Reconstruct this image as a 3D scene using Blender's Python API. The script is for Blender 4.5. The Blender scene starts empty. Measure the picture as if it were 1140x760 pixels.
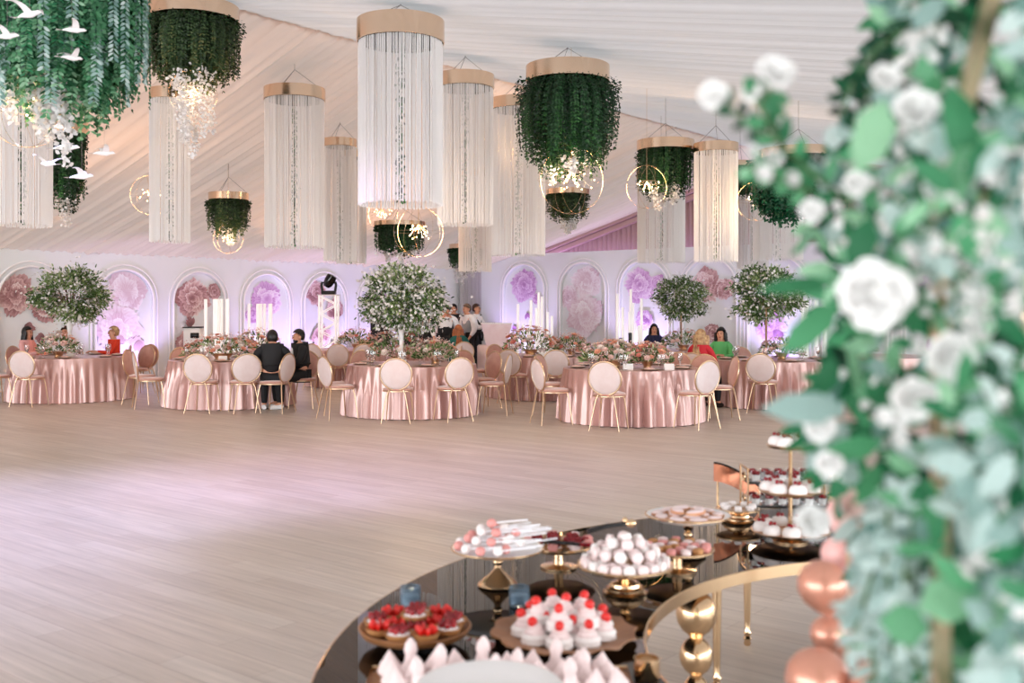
import bpy, bmesh, math, random
import numpy as np
from mathutils import Vector, Matrix
R = random.Random(7)
NR = np.random.default_rng(11)
PI = math.pi
scene = bpy.context.scene
C = scene.collection

# ------------------------------------------------------------------ camera
EYE = 1.6; F = 1150.0; CX = 570.0; HY = 344.0
cam_d = bpy.data.cameras.new('camera'); cam = bpy.data.objects.new('camera', cam_d); C.objects.link(cam)
cam.location = (0, 0, EYE); cam.rotation_euler = (PI/2, 0, 0)
cam_d.sensor_width = 36; cam_d.lens = 36*F/1140; cam_d.shift_y = -36/1140
cam_d.clip_start = 0.05; cam_d.clip_end = 200
cam_d.dof.use_dof = True; cam_d.dof.focus_distance = 15.0; cam_d.dof.aperture_fstop = 2.7
scene.camera = cam
def W(px, py, D): return Vector(((px-CX)/F*D, D, EYE+(HY-py)/F*D))
def G(px, D, z=0.0): return Vector(((px-CX)/F*D, D, z))

# ------------------------------------------------------------------ room frame
dL = Vector((.629, .777, 0)); dR = Vector((.777, -.629, 0)); CO = Vector((-1.08, 31, 0))
ROT = math.atan2(-.629, .777)
def RM(t, s, z=0.0): return CO + dR*t - dL*s + Vector((0, 0, z))     # t along gable wall, s back along left wall

# ------------------------------------------------------------------ world and exposure
scene.view_settings.view_transform = 'Standard'; scene.view_settings.look = 'None'
scene.view_settings.gamma = 1; scene.view_settings.use_curve_mapping = False
scene.view_settings.exposure = 0.80
world = bpy.data.worlds.new('daylight'); scene.world = world; world.use_nodes = True
bg = world.node_tree.nodes['Background']; bg.inputs[0].default_value = (0.91, 0.96, 1.0, 1); bg.inputs[1].default_value = 1.5

def light(kind, name, loc, energy, color, size=0.1, size_y=None, aim=None, spot=None, blend=.6):
    d = bpy.data.lights.new(name, kind); d.energy = energy; d.color = color
    if kind == 'AREA':
        d.size = size
        if size_y: d.shape = 'RECTANGLE'; d.size_y = size_y
    else: d.shadow_soft_size = size
    if spot: d.spot_size = math.radians(spot); d.spot_blend = blend
    o = bpy.data.objects.new(name, d); C.objects.link(o); o.location = loc
    if aim is not None:
        o.rotation_euler = (Vector(aim)-Vector(loc)).to_track_quat('-Z', 'Y').to_euler()
    return o
LILAC = (.62, .48, 1.0); WARM = (1.0, .66, .38)
# led strips lying behind the wall tops, washing the canopy
for s0 in (3, 9, 15, 21):
    o = light('AREA', 'canopy_wash_light', RM(-.42, s0, 2.55), 85, LILAC, 5.4, .12, aim=RM(1.6, s0, 4.6))
for t0 in (3, 9, 15):
    o = light('AREA', 'canopy_wash_light', RM(t0, -.4, 2.95), 12, LILAC, 5.4, .12, aim=RM(t0, 1.5, 5.6))
# uplights at the foot of the arches
for i, s0 in enumerate((4.0, 7.7, 11.4, 5.9)):
    light('SPOT', 'arch_uplight', RM(.9, s0, .1), 75, LILAC, .08, aim=RM(0, s0, 1.6), spot=95)
for t0 in (1.8, 5.9, 9.8):
    light('SPOT', 'arch_uplight', RM(t0, .9, .1), 90, LILAC, .08, aim=RM(t0, 0, 1.6), spot=95)
# daylight from the glazed bays behind and to the right of the camera
light('AREA', 'window_daylight', RM(13, 34.5, 1.9), 1250, (.92, .96, 1.0), 22, 3.2, aim=RM(13, 20, 2.0))
light('AREA', 'window_daylight', RM(26.5, 14, 2.0), 1250, (.92, .96, 1.0), 26, 2.6, aim=RM(15, 14, 2.2))
# added amber floor spots without visible fixtures, to warm the left slope
light('SPOT', 'added_amber_spot', RM(1.6, 14, .15), 520, (1.0, .55, .25), .03, aim=RM(5.0, 14.5, 4.3), spot=85, blend=1)
light('SPOT', 'added_amber_spot', RM(2.6, 17.5, .15), 420, (1.0, .55, .25), .03, aim=RM(5.5, 17, 4.4), spot=85, blend=1)
light('SPOT', 'added_amber_spot', RM(1.6, 8.5, .15), 420, (1.0, .55, .25), .03, aim=RM(5.0, 8.5, 4.3), spot=85, blend=1)
# lilac stage spots hung under the canopy, pooling on the dance floor
light('SPOT', 'dance_floor_spot', (-4.6, 8.0, 4.7), 620, (.5, .52, 1.0), .2, aim=(-3.7, 7.6, 0), spot=80, blend=1)
light('SPOT', 'dance_floor_spot', (-2.4, 8.8, 4.6), 260, (.8, .5, 1.0), .2, aim=(-1.4, 10.2, 0), spot=70, blend=1)

light('SPOT', 'dance_floor_spot', (.6, 7.0, 4.3), 500, (.66, .5, 1.0), .2, aim=(.4, 14.4, .3), spot=36, blend=1)
# ------------------------------------------------------------------ materials
def lin(c):
    if isinstance(c, str):
        c = c.lstrip('#'); c = [int(c[i:i+2], 16)/255 for i in (0, 2, 4)]
    return tuple(((x/12.92) if x <= .04045 else ((x+.055)/1.055)**2.4) for x in c) + (1,)
MATS = {}
def mat(name, col, rough=.6, metal=0, sheen=0, spec=.5, trans=0, sss=0, emit=None, es=0, noise=None, bump=None, coat=0, alpha=1):
    m = bpy.data.materials.new(name); m.use_nodes = True; nt = m.node_tree; b = nt.nodes['Principled BSDF']
    b.inputs['Base Color'].default_value = lin(col); b.inputs['Roughness'].default_value = rough
    b.inputs['Metallic'].default_value = metal; b.inputs['Specular IOR Level'].default_value = spec
    if sheen: b.inputs['Sheen Weight'].default_value = sheen; b.inputs['Sheen Roughness'].default_value = .4
    if trans: b.inputs['Transmission Weight'].default_value = trans
    if coat: b.inputs['Coat Weight'].default_value = coat
    if emit: b.inputs['Emission Color'].default_value = lin(emit); b.inputs['Emission Strength'].default_value = es
    if noise:                                              # (scale, other colour)
        tc = nt.nodes.new('ShaderNodeTexCoord'); n = nt.nodes.new('ShaderNodeTexNoise'); n.inputs['Scale'].default_value = noise[0]
        n.inputs['Detail'].default_value = 4
        mx = nt.nodes.new('ShaderNodeMix'); mx.data_type = 'RGBA'
        mx.inputs['A'].default_value = lin(col); mx.inputs['B'].default_value = lin(noise[1])
        rp = nt.nodes.new('ShaderNodeMapRange'); rp.inputs['From Min'].default_value = .35; rp.inputs['From Max'].default_value = .65
        nt.links.new(tc.outputs['Object'], n.inputs['Vector']); nt.links.new(n.outputs['Fac'], rp.inputs['Value'])
        nt.links.new(rp.outputs['Result'], mx.inputs['Factor']); nt.links.new(mx.outputs['Result'], b.inputs['Base Color'])
    if bump:
        tc = nt.nodes.new('ShaderNodeTexCoord'); n = nt.nodes.new('ShaderNodeTexNoise'); n.inputs['Scale'].default_value = bump[0]
        bp = nt.nodes.new('ShaderNodeBump'); bp.inputs['Strength'].default_value = bump[1]; bp.inputs['Distance'].default_value = .01
        nt.links.new(tc.outputs['Object'], n.inputs['Vector']); nt.links.new(n.outputs['Fac'], bp.inputs['Height']); nt.links.new(bp.outputs['Normal'], b.inputs['Normal'])
    MATS[name] = m; return m
def fabric_glow(name, fac, col):                        # thin cloth lets some daylight through
    m = MATS[name]; nt = m.node_tree; b = nt.nodes['Principled BSDF']; out = nt.nodes['Material Output']
    tr = nt.nodes.new('ShaderNodeBsdfTranslucent'); tr.inputs['Color'].default_value = (*col, 1)
    mx = nt.nodes.new('ShaderNodeMixShader'); mx.inputs[0].default_value = fac
    nt.links.new(b.outputs[0], mx.inputs[1]); nt.links.new(tr.outputs[0], mx.inputs[2]); nt.links.new(mx.outputs[0], out.inputs['Surface'])
def mat_tint(name, stops, rough=.5, attr='tint', translucent=0.25, spec=.4):
    m = bpy.data.materials.new(name); m.use_nodes = True; nt = m.node_tree; b = nt.nodes['Principled BSDF']
    at = nt.nodes.new('ShaderNodeAttribute'); at.attribute_name = attr
    cr = nt.nodes.new('ShaderNodeValToRGB'); el = cr.color_ramp.elements
    for i, (p, c) in enumerate(stops):
        e = el[i] if i < 2 else el.new(p)
        e.position = p; e.color = lin(c)
    nt.links.new(at.outputs['Fac'], cr.inputs['Fac']); nt.links.new(cr.outputs['Color'], b.inputs['Base Color'])
    b.inputs['Roughness'].default_value = rough; b.inputs['Specular IOR Level'].default_value = spec
    if translucent:
        tr = nt.nodes.new('ShaderNodeBsdfTranslucent'); mx = nt.nodes.new('ShaderNodeMixShader'); mx.inputs[0].default_value = translucent
        nt.links.new(cr.outputs['Color'], tr.inputs['Color']); out = nt.nodes['Material Output']
        nt.links.new(b.outputs[0], mx.inputs[1]); nt.links.new(tr.outputs[0], mx.inputs[2]); nt.links.new(mx.outputs[0], out.inputs['Surface'])
    MATS[name] = m; return m
M = MATS
mat('canopy', '#c9c3c2', .75, bump=(3, .15)); mat('canopy_amber_lit', '#cfb8ac', .75, bump=(3, .15)); fabric_glow('canopy_amber_lit', .15, (.80, .72, .66)); fabric_glow('canopy', .16, (.80, .82, .83)); mat('wall_white', '#e9ebec', .7); mat('gable_drape', '#b59490', .8); mat('beam_fabric', '#c9a5a0', .6)  # left slope cloth has the warm amber light tinted into its colour
mat('trim_white', '#fbf8f8', .45); mat('gold', '#e6c49c', .14, 1); mat('gold_ring', '#e6cbb0', .2, 1); mat('rose_gold', '#dfa98a', .22, 1)
mat('gold_satin', '#dfc2a2', .3, 1); mat('velvet', '#cf9f90', .65, sheen=.8, noise=(9, '#c38f82')); mat('velvet_back', '#e2d3d2', .6, sheen=.5, noise=(6, '#dcc8c6'))
mat('satin', '#cba39c', .3, .25, spec=.9); mat('linen_dark', '#26201f', .8)
mat('black', '#0c0b0c', .5); mat('black_gloss', '#050505', .12); mat('black_glass', '#040303', .015, spec=.32)
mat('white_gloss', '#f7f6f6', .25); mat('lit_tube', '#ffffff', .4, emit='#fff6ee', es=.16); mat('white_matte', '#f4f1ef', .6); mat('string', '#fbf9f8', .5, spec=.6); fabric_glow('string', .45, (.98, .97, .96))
mat('porcelain', '#f6f3f1', .15); mat('napkin', '#e9c3bb', .7); mat('glass', '#ffffff', .02, trans=1); mat('wire', '#8d8480', .4, .6)
mat('pink_acrylic', '#e9cfd6', .3, noise=(4, '#f1dfe4')); mat('bulb', '#fff0c8', .3, emit='#ffd79a', es=7)
mat('skin', '#d9a183', .5, noise=(8, '#cf9276')); mat('skin_deep', '#b57d5f', .5); mat('hair_black', '#120e0e', .45); mat('hair_brown', '#3d2418', .5)
mat('hair_auburn', '#8a4a2a', .5, noise=(14, '#b06a3c')); mat('hair_blond', '#c9a779', .5, noise=(18, '#8e6543')); mat('hair_grey', '#6f5a49', .6)
mat('lip', '#a84843', .5); mat('eye', '#1b1412', .2)
for n, c in dict(cloth_pink='#e3a9a6', cloth_red='#c21f2e', cloth_orange='#dd3b1e', cloth_black='#131418', cloth_white='#f2f0f0', cloth_navy='#1b1e45', cloth_green='#5fb56b',
                 cloth_teal='#0f5e55', cloth_grey='#9aa0a6', shoe_white='#efeeee').items(): mat(n, c, .75)
mat('cake_white', '#efe6e2', .55); mat('cake_pink', '#df958e', .5); mat('cake_blush', '#ecd6d3', .55); mat('cream', '#fdf9f6', .5); mat('filling', '#cf7f86', .6)
mat('crust', '#c8935f', .7, noise=(40, '#a66f3e')); mat('berry', '#a30f1a', .25, noise=(60, '#6d0713')); mat('strawberry', '#d8251f', .3); mat('biscuit', '#dcae86', .7, noise=(30, '#cf9272'))
mat('wood_plate', '#a8744d', .45, noise=(6, '#84552f')); mat('stick', '#f3f1f4', .4)
mat('balloon', '#cd8f78', .3, .4, coat=.4); mat('balloon_pink', '#e9b3ad', .35); mat('stem', '#4d6b40', .6); mat('bark', '#6b4c36', .7); mat('copper', '#c98467', .25, .9)
mat('glass_blue', '#9fb4c4', .05, trans=.8); mat('dark_gap', '#1c1714', .9)
mat('rose_white', '#f2f1ef', .5, sss=1); mat('rose_peach', '#eda283', .55, noise=(20, '#f4bfa5')); mat('rose_blush', '#f0cfc6', .55); mat('rose_coral', '#e58f7f', .55); mat('rose_cream', '#f5e8df', .55)
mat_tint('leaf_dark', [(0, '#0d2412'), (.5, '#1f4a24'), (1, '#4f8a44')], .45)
mat_tint('leaf_autumn', [(0, '#152513'), (.5, '#35512a'), (1, '#8a8450')], .5)
mat_tint('leaf_bush', [(0, '#2c4a24'), (.5, '#6b8a4e'), (1, '#c3cf9e')], .5)
mat_tint('leaf_green', [(0, '#1f6a44'), (.5, '#56a574'), (1, '#a5d8b0')], .42, translucent=.4)
mat_tint('leaf_sage', [(0, '#668f86'), (.5, '#adcac5'), (1, '#dcebe8')], .5, translucent=.4)
mat_tint('leaf_cloud', [(0, '#16482e'), (.5, '#4f9163'), (1, '#a9cfae')], .5, translucent=.3)
mat_tint('leaf_pine', [(0, '#06301f'), (.5, '#0f5b38'), (1, '#2f8455')], .45, translucent=.3)
mat_tint('petal_white', [(0, '#dcd8d5'), (1, '#f4f4f4')], .5, translucent=.3)
mat_tint('petal_blush', [(0, '#c4867c'), (.5, '#e9bfb4'), (1, '#f8ece6')], .5, translucent=.2)

# floor
def floor_material():
    m = bpy.data.materials.new('laminate'); m.use_nodes = True; nt = m.node_tree; N = nt.nodes.new; L = nt.links.new; b = nt.nodes['Principled BSDF']
    tc = N('ShaderNodeTexCoord'); br = N('ShaderNodeTexBrick'); br.offset = .37
    for k, v in dict(Scale=1, **{'Brick Width': 1.28, 'Row Height': .16, 'Mortar Size': .0025, 'Bias': 0}).items(): br.inputs[k].default_value = v
    br.inputs['Color1'].default_value = lin('#d0c5bb'); br.inputs['Color2'].default_value = lin('#c6b9ae'); br.inputs['Mortar'].default_value = lin('#b5a69d')
    mp = N('ShaderNodeMapping'); mp.inputs['Scale'].default_value = (.8, 16, 1); n = N('ShaderNodeTexNoise'); n.inputs['Scale'].default_value = 1.6; n.inputs['Detail'].default_value = 6; n.inputs['Roughness'].default_value = .65
    mp2 = N('ShaderNodeMapping'); mp2.inputs['Scale'].default_value = (.5, 3.2, 1); n2 = N('ShaderNodeTexNoise'); n2.inputs['Scale'].default_value = 1.2; n2.inputs['Detail'].default_value = 3
    L(tc.outputs['Object'], br.inputs['Vector']); L(tc.outputs['Object'], mp.inputs['Vector']); L(mp.outputs[0], n.inputs['Vector'])
    L(tc.outputs['Object'], mp2.inputs['Vector']); L(mp2.outputs[0], n2.inputs['Vector'])
    r1 = N('ShaderNodeMapRange'); r1.inputs[1].default_value = .3; r1.inputs[2].default_value = .7; r1.inputs[3].default_value = .80; r1.inputs[4].default_value = 1.1; L(n.outputs['Fac'], r1.inputs[0])
    r2 = N('ShaderNodeMapRange'); r2.inputs[1].default_value = .3; r2.inputs[2].default_value = .7; r2.inputs[3].default_value = .92; r2.inputs[4].default_value = 1.06; L(n2.outputs['Fac'], r2.inputs[0])
    mu = N('ShaderNodeMath'); mu.operation = 'MULTIPLY'; L(r1.outputs[0], mu.inputs[0]); L(r2.outputs[0], mu.inputs[1])
    vm = N('ShaderNodeVectorMath'); vm.operation = 'SCALE'; L(br.outputs['Color'], vm.inputs[0]); L(mu.outputs[0], vm.inputs['Scale'])
    L(vm.outputs[0], b.inputs['Base Color']); b.inputs['Roughness'].default_value = .38; b.inputs['Specular IOR Level'].default_value = .45
    MATS['laminate'] = m
floor_material()

# ------------------------------------------------------------------ mesh helpers
class MB:
    def __init__(s): s.v = []; s.f = []; s.m = []; s.t = []
    def add(s, vs, fs, mi=0, tint=None):
        k = len(s.v); s.v += [tuple(v) for v in vs]; s.f += [tuple(i+k for i in f) for f in fs]; s.m += [mi]*len(fs)
        s.t += list(tint) if tint is not None else [0.5]*len(vs)
        return s
    def box(s, a, b, mi=0, M4=None):
        x0, y0, z0 = a; x1, y1, z1 = b
        vs = [Vector(p) for p in ((x0,y0,z0),(x1,y0,z0),(x1,y1,z0),(x0,y1,z0),(x0,y0,z1),(x1,y0,z1),(x1,y1,z1),(x0,y1,z1))]
        if M4: vs = [M4 @ v for v in vs]
        return s.add(vs, [(0,3,2,1),(4,5,6,7),(0,1,5,4),(1,2,6,5),(2,3,7,6),(3,0,4,7)], mi)
    def rbox(s, a, b, r=.01, mi=0):                        # bevelled box: three nested slabs joined as an octagonal profile
        x0, y0, z0 = a; x1, y1, z1 = b
        pr = [(z0, r), (z0+r, 0), (z1-r, 0), (z1, r)]; vs = []
        for z, i in pr:
            c = r if i == 0 else r*1.3
            for (x, y) in ((x0+i+c,y0+i),(x1-i-c,y0+i),(x1-i,y0+i+c),(x1-i,y1-i-c),(x1-i-c,y1-i),(x0+i+c,y1-i),(x0+i,y1-i-c),(x0+i,y0+i+c)): vs.append((x, y, z))
        fs = [tuple(range(7, -1, -1)), tuple(range(24, 32))]
        for k in range(3):
            for j in range(8): fs.append((k*8+j, k*8+(j+1)%8, k*8+8+(j+1)%8, k*8+8+j))
        return s.add(vs, fs, mi)
    def tube(s, pts, rad, seg=8, mi=0, closed=False, cap=True):
        pts = [Vector(p) for p in pts]; n = len(pts)
        if not hasattr(rad, '__len__'): rad = [rad]*n
        vs = []; fs = []; prev = None
        for i, p in enumerate(pts):
            if closed: d = pts[(i+1) % n]-pts[i-1]
            else: d = pts[min(i+1, n-1)]-pts[max(i-1, 0)]
            if d.length < 1e-9: d = Vector((0, 0, 1))
            d.normalize()
            if prev is None:
                u = d.orthogonal().normalized()
                if closed: u = Vector((0, 0, 1)) if abs(d.z) < .9 else d.orthogonal().normalized()
            else: u = prev
            u = (u-d*u.dot(d))
            u = u.normalized() if u.length > 1e-6 else d.orthogonal().normalized()
            prev = u; w = d.cross(u)
            for j in range(seg):
                a = 2*PI*j/seg; vs.append(p+(u*math.cos(a)+w*math.sin(a))*rad[i])
        for i in range(n if closed else n-1):
            for j in range(seg):
                a = i*seg+j; b = i*seg+(j+1) % seg; c = ((i+1) % n)*seg+(j+1) % seg; d_ = ((i+1) % n)*seg+j
                fs.append((a, b, c, d_))
        if cap and not closed: fs.append(tuple(range(seg-1, -1, -1))); fs.append(tuple((n-1)*seg+j for j in range(seg)))
        return s.add(vs, fs, mi)
    def lathe(s, prof, seg=24, mi=0, o=(0, 0, 0), sx=1, sy=1, M4=None):
        vs = []; fs = []; n = len(prof)
        for (r, z) in prof:
            for j in range(seg):
                a = 2*PI*j/seg; v = Vector((o[0]+r*sx*math.cos(a), o[1]+r*sy*math.sin(a), o[2]+z)); vs.append(M4 @ v if M4 else v)
        for i in range(n-1):
            for j in range(seg): fs.append((i*seg+j, i*seg+(j+1) % seg, (i+1)*seg+(j+1) % seg, (i+1)*seg+j))
        if prof[0][0] > 1e-6: fs.append(tuple(range(seg-1, -1, -1)))
        if prof[-1][0] > 1e-6: fs.append(tuple((n-1)*seg+j for j in range(seg)))
        return s.add(vs, fs, mi)
    def ball(s, c, r, seg=12, rings=8, mi=0, wob=0, M4=None):
        if not hasattr(r, '__len__'): r = (r, r, r)
        c = Vector(c); vs = []; fs = []
        for i in range(rings+1):
            ph = PI*i/rings
            for j in range(seg):
                a = 2*PI*j/seg; k = 1+(R.uniform(-wob, wob) if wob else 0)
                v = Vector((r[0]*k*math.sin(ph)*math.cos(a), r[1]*k*math.sin(ph)*math.sin(a), -r[2]*math.cos(ph)*k))
                if M4: v = M4 @ v
                vs.append(c+v)
        for i in range(rings):
            for j in range(seg): fs.append((i*seg+j, i*seg+(j+1) % seg, (i+1)*seg+(j+1) % seg, (i+1)*seg+j))
        return s.add(vs, fs, mi)
    def build(s, name, mats, parent=None, smooth=True, loc=None, rz=0):
        me = bpy.data.meshes.new(name); me.from_pydata(s.v, [], s.f)
        if isinstance(mats, str): mats = [mats]
        for m in mats: me.materials.append(MATS[m])
        if any(s.m): me.polygons.foreach_set('material_index', s.m)
        if smooth: me.polygons.foreach_set('use_smooth', [True]*len(s.f))
        at = me.attributes.new('tint', 'FLOAT', 'POINT'); at.data.foreach_set('value', s.t)
        me.update()
        if smooth:
            try: me.set_sharp_from_angle(angle=math.radians(50))
            except Exception: pass
        o = bpy.data.objects.new(name, me); C.objects.link(o)
        if parent: o.parent = parent
        if loc is not None: o.location = loc
        if rz: o.rotation_euler = (0, 0, rz)
        return o
def leafmesh(P, Dv, Nv, L, Wd, name, m, parent=None, tint=None, bend=.15, extra=None):
    """leaves: base P, direction Dv, normal Nv, length L, width Wd (arrays)"""
    P = np.asarray(P, float); Dv = np.asarray(Dv, float); Nv = np.asarray(Nv, float); n = len(P)
    L = np.broadcast_to(np.asarray(L, float), (n,)); Wd = np.broadcast_to(np.asarray(Wd, float), (n,))
    Dv = Dv/np.maximum(np.linalg.norm(Dv, axis=1, keepdims=True), 1e-9)
    S = np.cross(Dv, Nv); S /= np.maximum(np.linalg.norm(S, axis=1, keepdims=True), 1e-9); N2 = np.cross(S, Dv)
    l = L[:, None]; w = Wd[:, None]/2; dn = N2*l*bend
    V = np.stack([P, P+Dv*l*.3-S*w*.85+dn*.45, P+Dv*l*.3+S*w*.85+dn*.45, P+Dv*l*.7-S*w*.8+dn*.5, P+Dv*l*.7+S*w*.8+dn*.5, P+Dv*l-dn*.3], 1).reshape(-1, 3)
    base = np.arange(n)*6
    f = []
    for b in base.tolist(): f += [(b, b+2, b+1), (b+1, b+2, b+4, b+3), (b+3, b+4, b+5)]
    me = bpy.data.meshes.new(name); me.from_pydata(V.tolist(), [], f); me.materials.append(MATS[m])
    if tint is None: tint = NR.random(n)
    at = me.attributes.new('tint', 'FLOAT', 'POINT'); at.data.foreach_set('value', np.repeat(np.asarray(tint, float), 6))
    me.polygons.foreach_set('use_smooth', [True]*len(f)); me.update()
    o = bpy.data.objects.new(name, me); C.objects.link(o)
    if parent: o.parent = parent
    return o
def unit(n):
    v = NR.normal(size=(n, 3)); return v/np.linalg.norm(v, axis=1, keepdims=True)
def tag(o, label=None, cat=None, group=None, kind=None):
    if label: o['label'] = label
    if cat: o['category'] = cat
    if group: o['group'] = group
    if kind: o['kind'] = kind
    return o
def thing(name, label, cat, loc=(0, 0, 0), rz=0, group=None):
    o = bpy.data.objects.new(name, None); C.objects.link(o); o.empty_display_size = .1
    o.location = loc; o.rotation_euler = (0, 0, rz); tag(o, label, cat, group); return o
def dup(root, loc, rz=0, label=None, group=None, scale=None):
    r = root.copy(); C.objects.link(r); r.location = loc; r.rotation_euler = (0, 0, rz)
    if label: r['label'] = label
    if group: r['group'] = group
    if scale: r.scale = (scale,)*3
    for ch in list(root.children):
        c = ch.copy(); C.objects.link(c); c.parent = r
        for g in list(ch.children):
            d = g.copy(); C.objects.link(d); d.parent = c
    return r
def struct(name, mb, m, smooth=False):
    o = mb.build(name, m, None, smooth); o['kind'] = 'structure'; return o

# ------------------------------------------------------------------ the marquee shell
fl = MB().box((-14, -40, -.1), (36, 14, 0))
o = struct('floor', fl, 'laminate'); o.location = RM(0, 0); o.rotation_euler = (0, 0, ROT)
LW = 2.79; RW = 3.19; TR = 9.35; ZR = 5.45
def canopy(t):
    if t <= TR: 
        u = t/TR; return 2.78+(ZR-2.78)*(u*.86+u*u*.14)
    return ZR-.2*(t-TR)
def canopy_mesh(t0, t1, s0, s1, ds, nt_, amp, seed):
    rg = np.random.default_rng(seed); ns = int((s1-s0)/ds)+1; S = np.linspace(s0, s1, ns)
    ph = np.cumsum(rg.uniform(.6, 1.5, ns))*ds*2*PI/.21
    fold = np.sin(ph)*.5+np.sin(ph*.37+1)*.45+rg.normal(size=ns)*.12
    kick = np.where(rg.random(ns) < .025, -1.6, 0); kick = np.convolve(kick, [.5, 1, .5], 'same')
    fold = fold+kick
    swag = np.abs(np.sin((S-s0)*PI/5.0))*.04
    T = np.linspace(t0, t1, nt_); mb = MB(); vs = []
    for i, t in enumerate(T):
        e = max(0, min(1, (t-t0)/.8, (t1-t)/.5+.25))
        z = canopy(t)
        for j, s in enumerate(S):
            p = RM(t, s, z+amp*fold[j]*(.35+.65*e)-swag[j]*math.sin(PI*(t-t0)/(t1-t0))); vs.append(p)
    fs = [(i*ns+j, (i+1)*ns+j, (i+1)*ns+j+1, i*ns+j+1) for i in range(nt_-1) for j in range(ns-1)]
    return mb.add(vs, fs)
o = canopy_mesh(-.45, TR+.06, -.6, 36, .035, 14, .04, 3).build('ceiling', 'canopy_amber_lit', None, True); o['kind'] = 'structure'
o = canopy_mesh(TR-.06, 28, -.6, 36, .05, 16, .03, 8).build('ceiling', 'canopy', None, True); o['kind'] = 'structure'
# outer skins behind the partitions
struct('wall_back_left', MB().add([RM(-.45, -.6, 0), RM(-.45, 36, 0), RM(-.45, 36, 2.9), RM(-.45, -.6, 2.9)], [(0, 1, 2, 3)]).add([RM(-.5, -.6, 0), RM(-.5, 36, 0), RM(-.5, 36, 2.9), RM(-.5, -.6, 2.9)], [(0, 1, 2, 3)]), 'canopy')
# gable: pleated drape behind the partition with the roof beam above
mb = MB(); T = np.linspace(-.5, 24, 700); vs = []
for t in T:
    d = .03*math.sin(t*2*PI/.16)
    vs += [RM(t, -.6+d, 0), RM(t, -.6+d, canopy(max(t, 0))+.05)]
mb.add(vs, [(2*i, 2*i+2, 2*i+3, 2*i+1) for i in range(len(T)-1)])
o = mb.build('wall_gable', 'gable_drape'); o['kind'] = 'structure'
for k, (a, b) in enumerate(((0, .10), (.10, .2), (.2, .34))):
    mb = MB(); w = [.34, .3, .2][k]
    for (t0, t1) in ((0, TR), (TR, 24)):
        z0, z1 = canopy(t0), canopy(t1)
        q = [RM(t0, -.6+w, z0-a-.02), RM(t1, -.6+w, z1-a-.02), RM(t1, -.6+w, z1-b), RM(t0, -.6+w, z0-b), RM(t0, -.58, z0-a-.02), RM(t1, -.58, z1-a-.02), RM(t1, -.58, z1-b), RM(t0, -.58, z0-b)]
        mb.add(q, [(0, 1, 2, 3), (4, 7, 6, 5), (3, 2, 6, 7), (0, 4, 5, 1)])
    struct('trim_%d' % (k+2), mb, 'beam_fabric')

# partitions with arched niches.  local frame: u along wall, depth behind, z up
def arch_wall(name, P0, du, dn, length, top, centres, w, ztop, zbot, depth, n_arc=20, thick=.12):
    """P0 start, du unit along, dn unit INTO the room."""
    dz = Vector((0, 0, 1))
    def p(u, z, d=0): return P0+du*u+dn*d+dz*z
    mb = MB(); r = w/2; zc = ztop-r; prev = 0
    for c in list(centres)+[None]:
        a = (c-r) if c is not None else length
        mb.add([p(prev, 0), p(a, 0), p(a, top), p(prev, top)], [(0, 1, 2, 3)])
        if c is None: break
        mb.add([p(c-r, 0), p(c+r, 0), p(c+r, zbot), p(c-r, zbot)], [(0, 1, 2, 3)])
        arc = [(c-r*math.cos(PI*i/n_arc), zc+r*math.sin(PI*i/n_arc)) for i in range(n_arc+1)]
        for i in range(n_arc):
            (u0, z0), (u1, z1) = arc[i], arc[i+1]
            mb.add([p(u0, z0), p(u1, z1), p(u1, top), p(u0, top)], [(0, 1, 2, 3)])
        # reveal and back of the niche
        loop = [(c-r, zbot)]+arc+[(c+r, zbot)]
        for i in range(len(loop)-1):
            (u0, z0), (u1, z1) = loop[i], loop[i+1]
            mb.add([p(u0, z0), p(u0, z0, -depth), p(u1, z1, -depth), p(u1, z1)], [(0, 1, 2, 3)])
        mb.add([p(c-r, zbot), p(c+r, zbot), p(c+r, zbot, -depth), p(c-r, zbot, -depth)], [(0, 1, 2, 3)])
        mb.add([p(u, z, -depth) for u, z in loop], [tuple(range(len(loop)))])
        prev = c+r
    mb.add([p(0, top), p(length, top), p(length, top, -thick), p(0, top, -thick)], [(0, 1, 2, 3)])
    mb.add([p(0, 0, -thick-.08), p(length, 0, -thick-.08), p(length, top, -thick-.08), p(0, top, -thick-.08)], [(0, 1, 2, 3)])
    struct(name, mb, 'wall_white')
TN = [10]
def arch_trim(P0, du, dn, c, w, ztop, zbot, n=28):
    """stepped moulding round an arch"""
    for (grow, prot, th) in ((.03, .03, .026), (.13, .018, .018)):
        r = w/2+grow; zc = ztop-w/2
        pts = [P0+du*(c-r)+Vector((0, 0, zbot-grow*0))+dn*prot]
        pts += [P0+du*(c-r*math.cos(PI*i/n))+Vector((0, 0, zc+r*math.sin(PI*i/n)))+dn*prot for i in range(n+1)]
        pts += [P0+du*(c+r)+Vector((0, 0, zbot))+dn*prot]
        mb = MB().tube(pts, th, 8); struct('trim_%d' % TN[0], mb, 'trim_white', True); TN[0] += 1
mat_tint('print_mauve', [(0, '#5c3f42'), (.35, '#a8787a'), (.7, '#d9b3b2'), (1, '#f5eae9')], .6, translucent=0)
mat_tint('print_violet', [(0, '#8d5a94'), (.35, '#c38fc4'), (.7, '#e5c5e6'), (1, '#f8eef8')], .6, translucent=0)
mat_tint('print_pale', [(0, '#b08f98'), (.35, '#d8bcc6'), (.7, '#ecdde4'), (1, '#f9f3f7')], .6, translucent=0)
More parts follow.
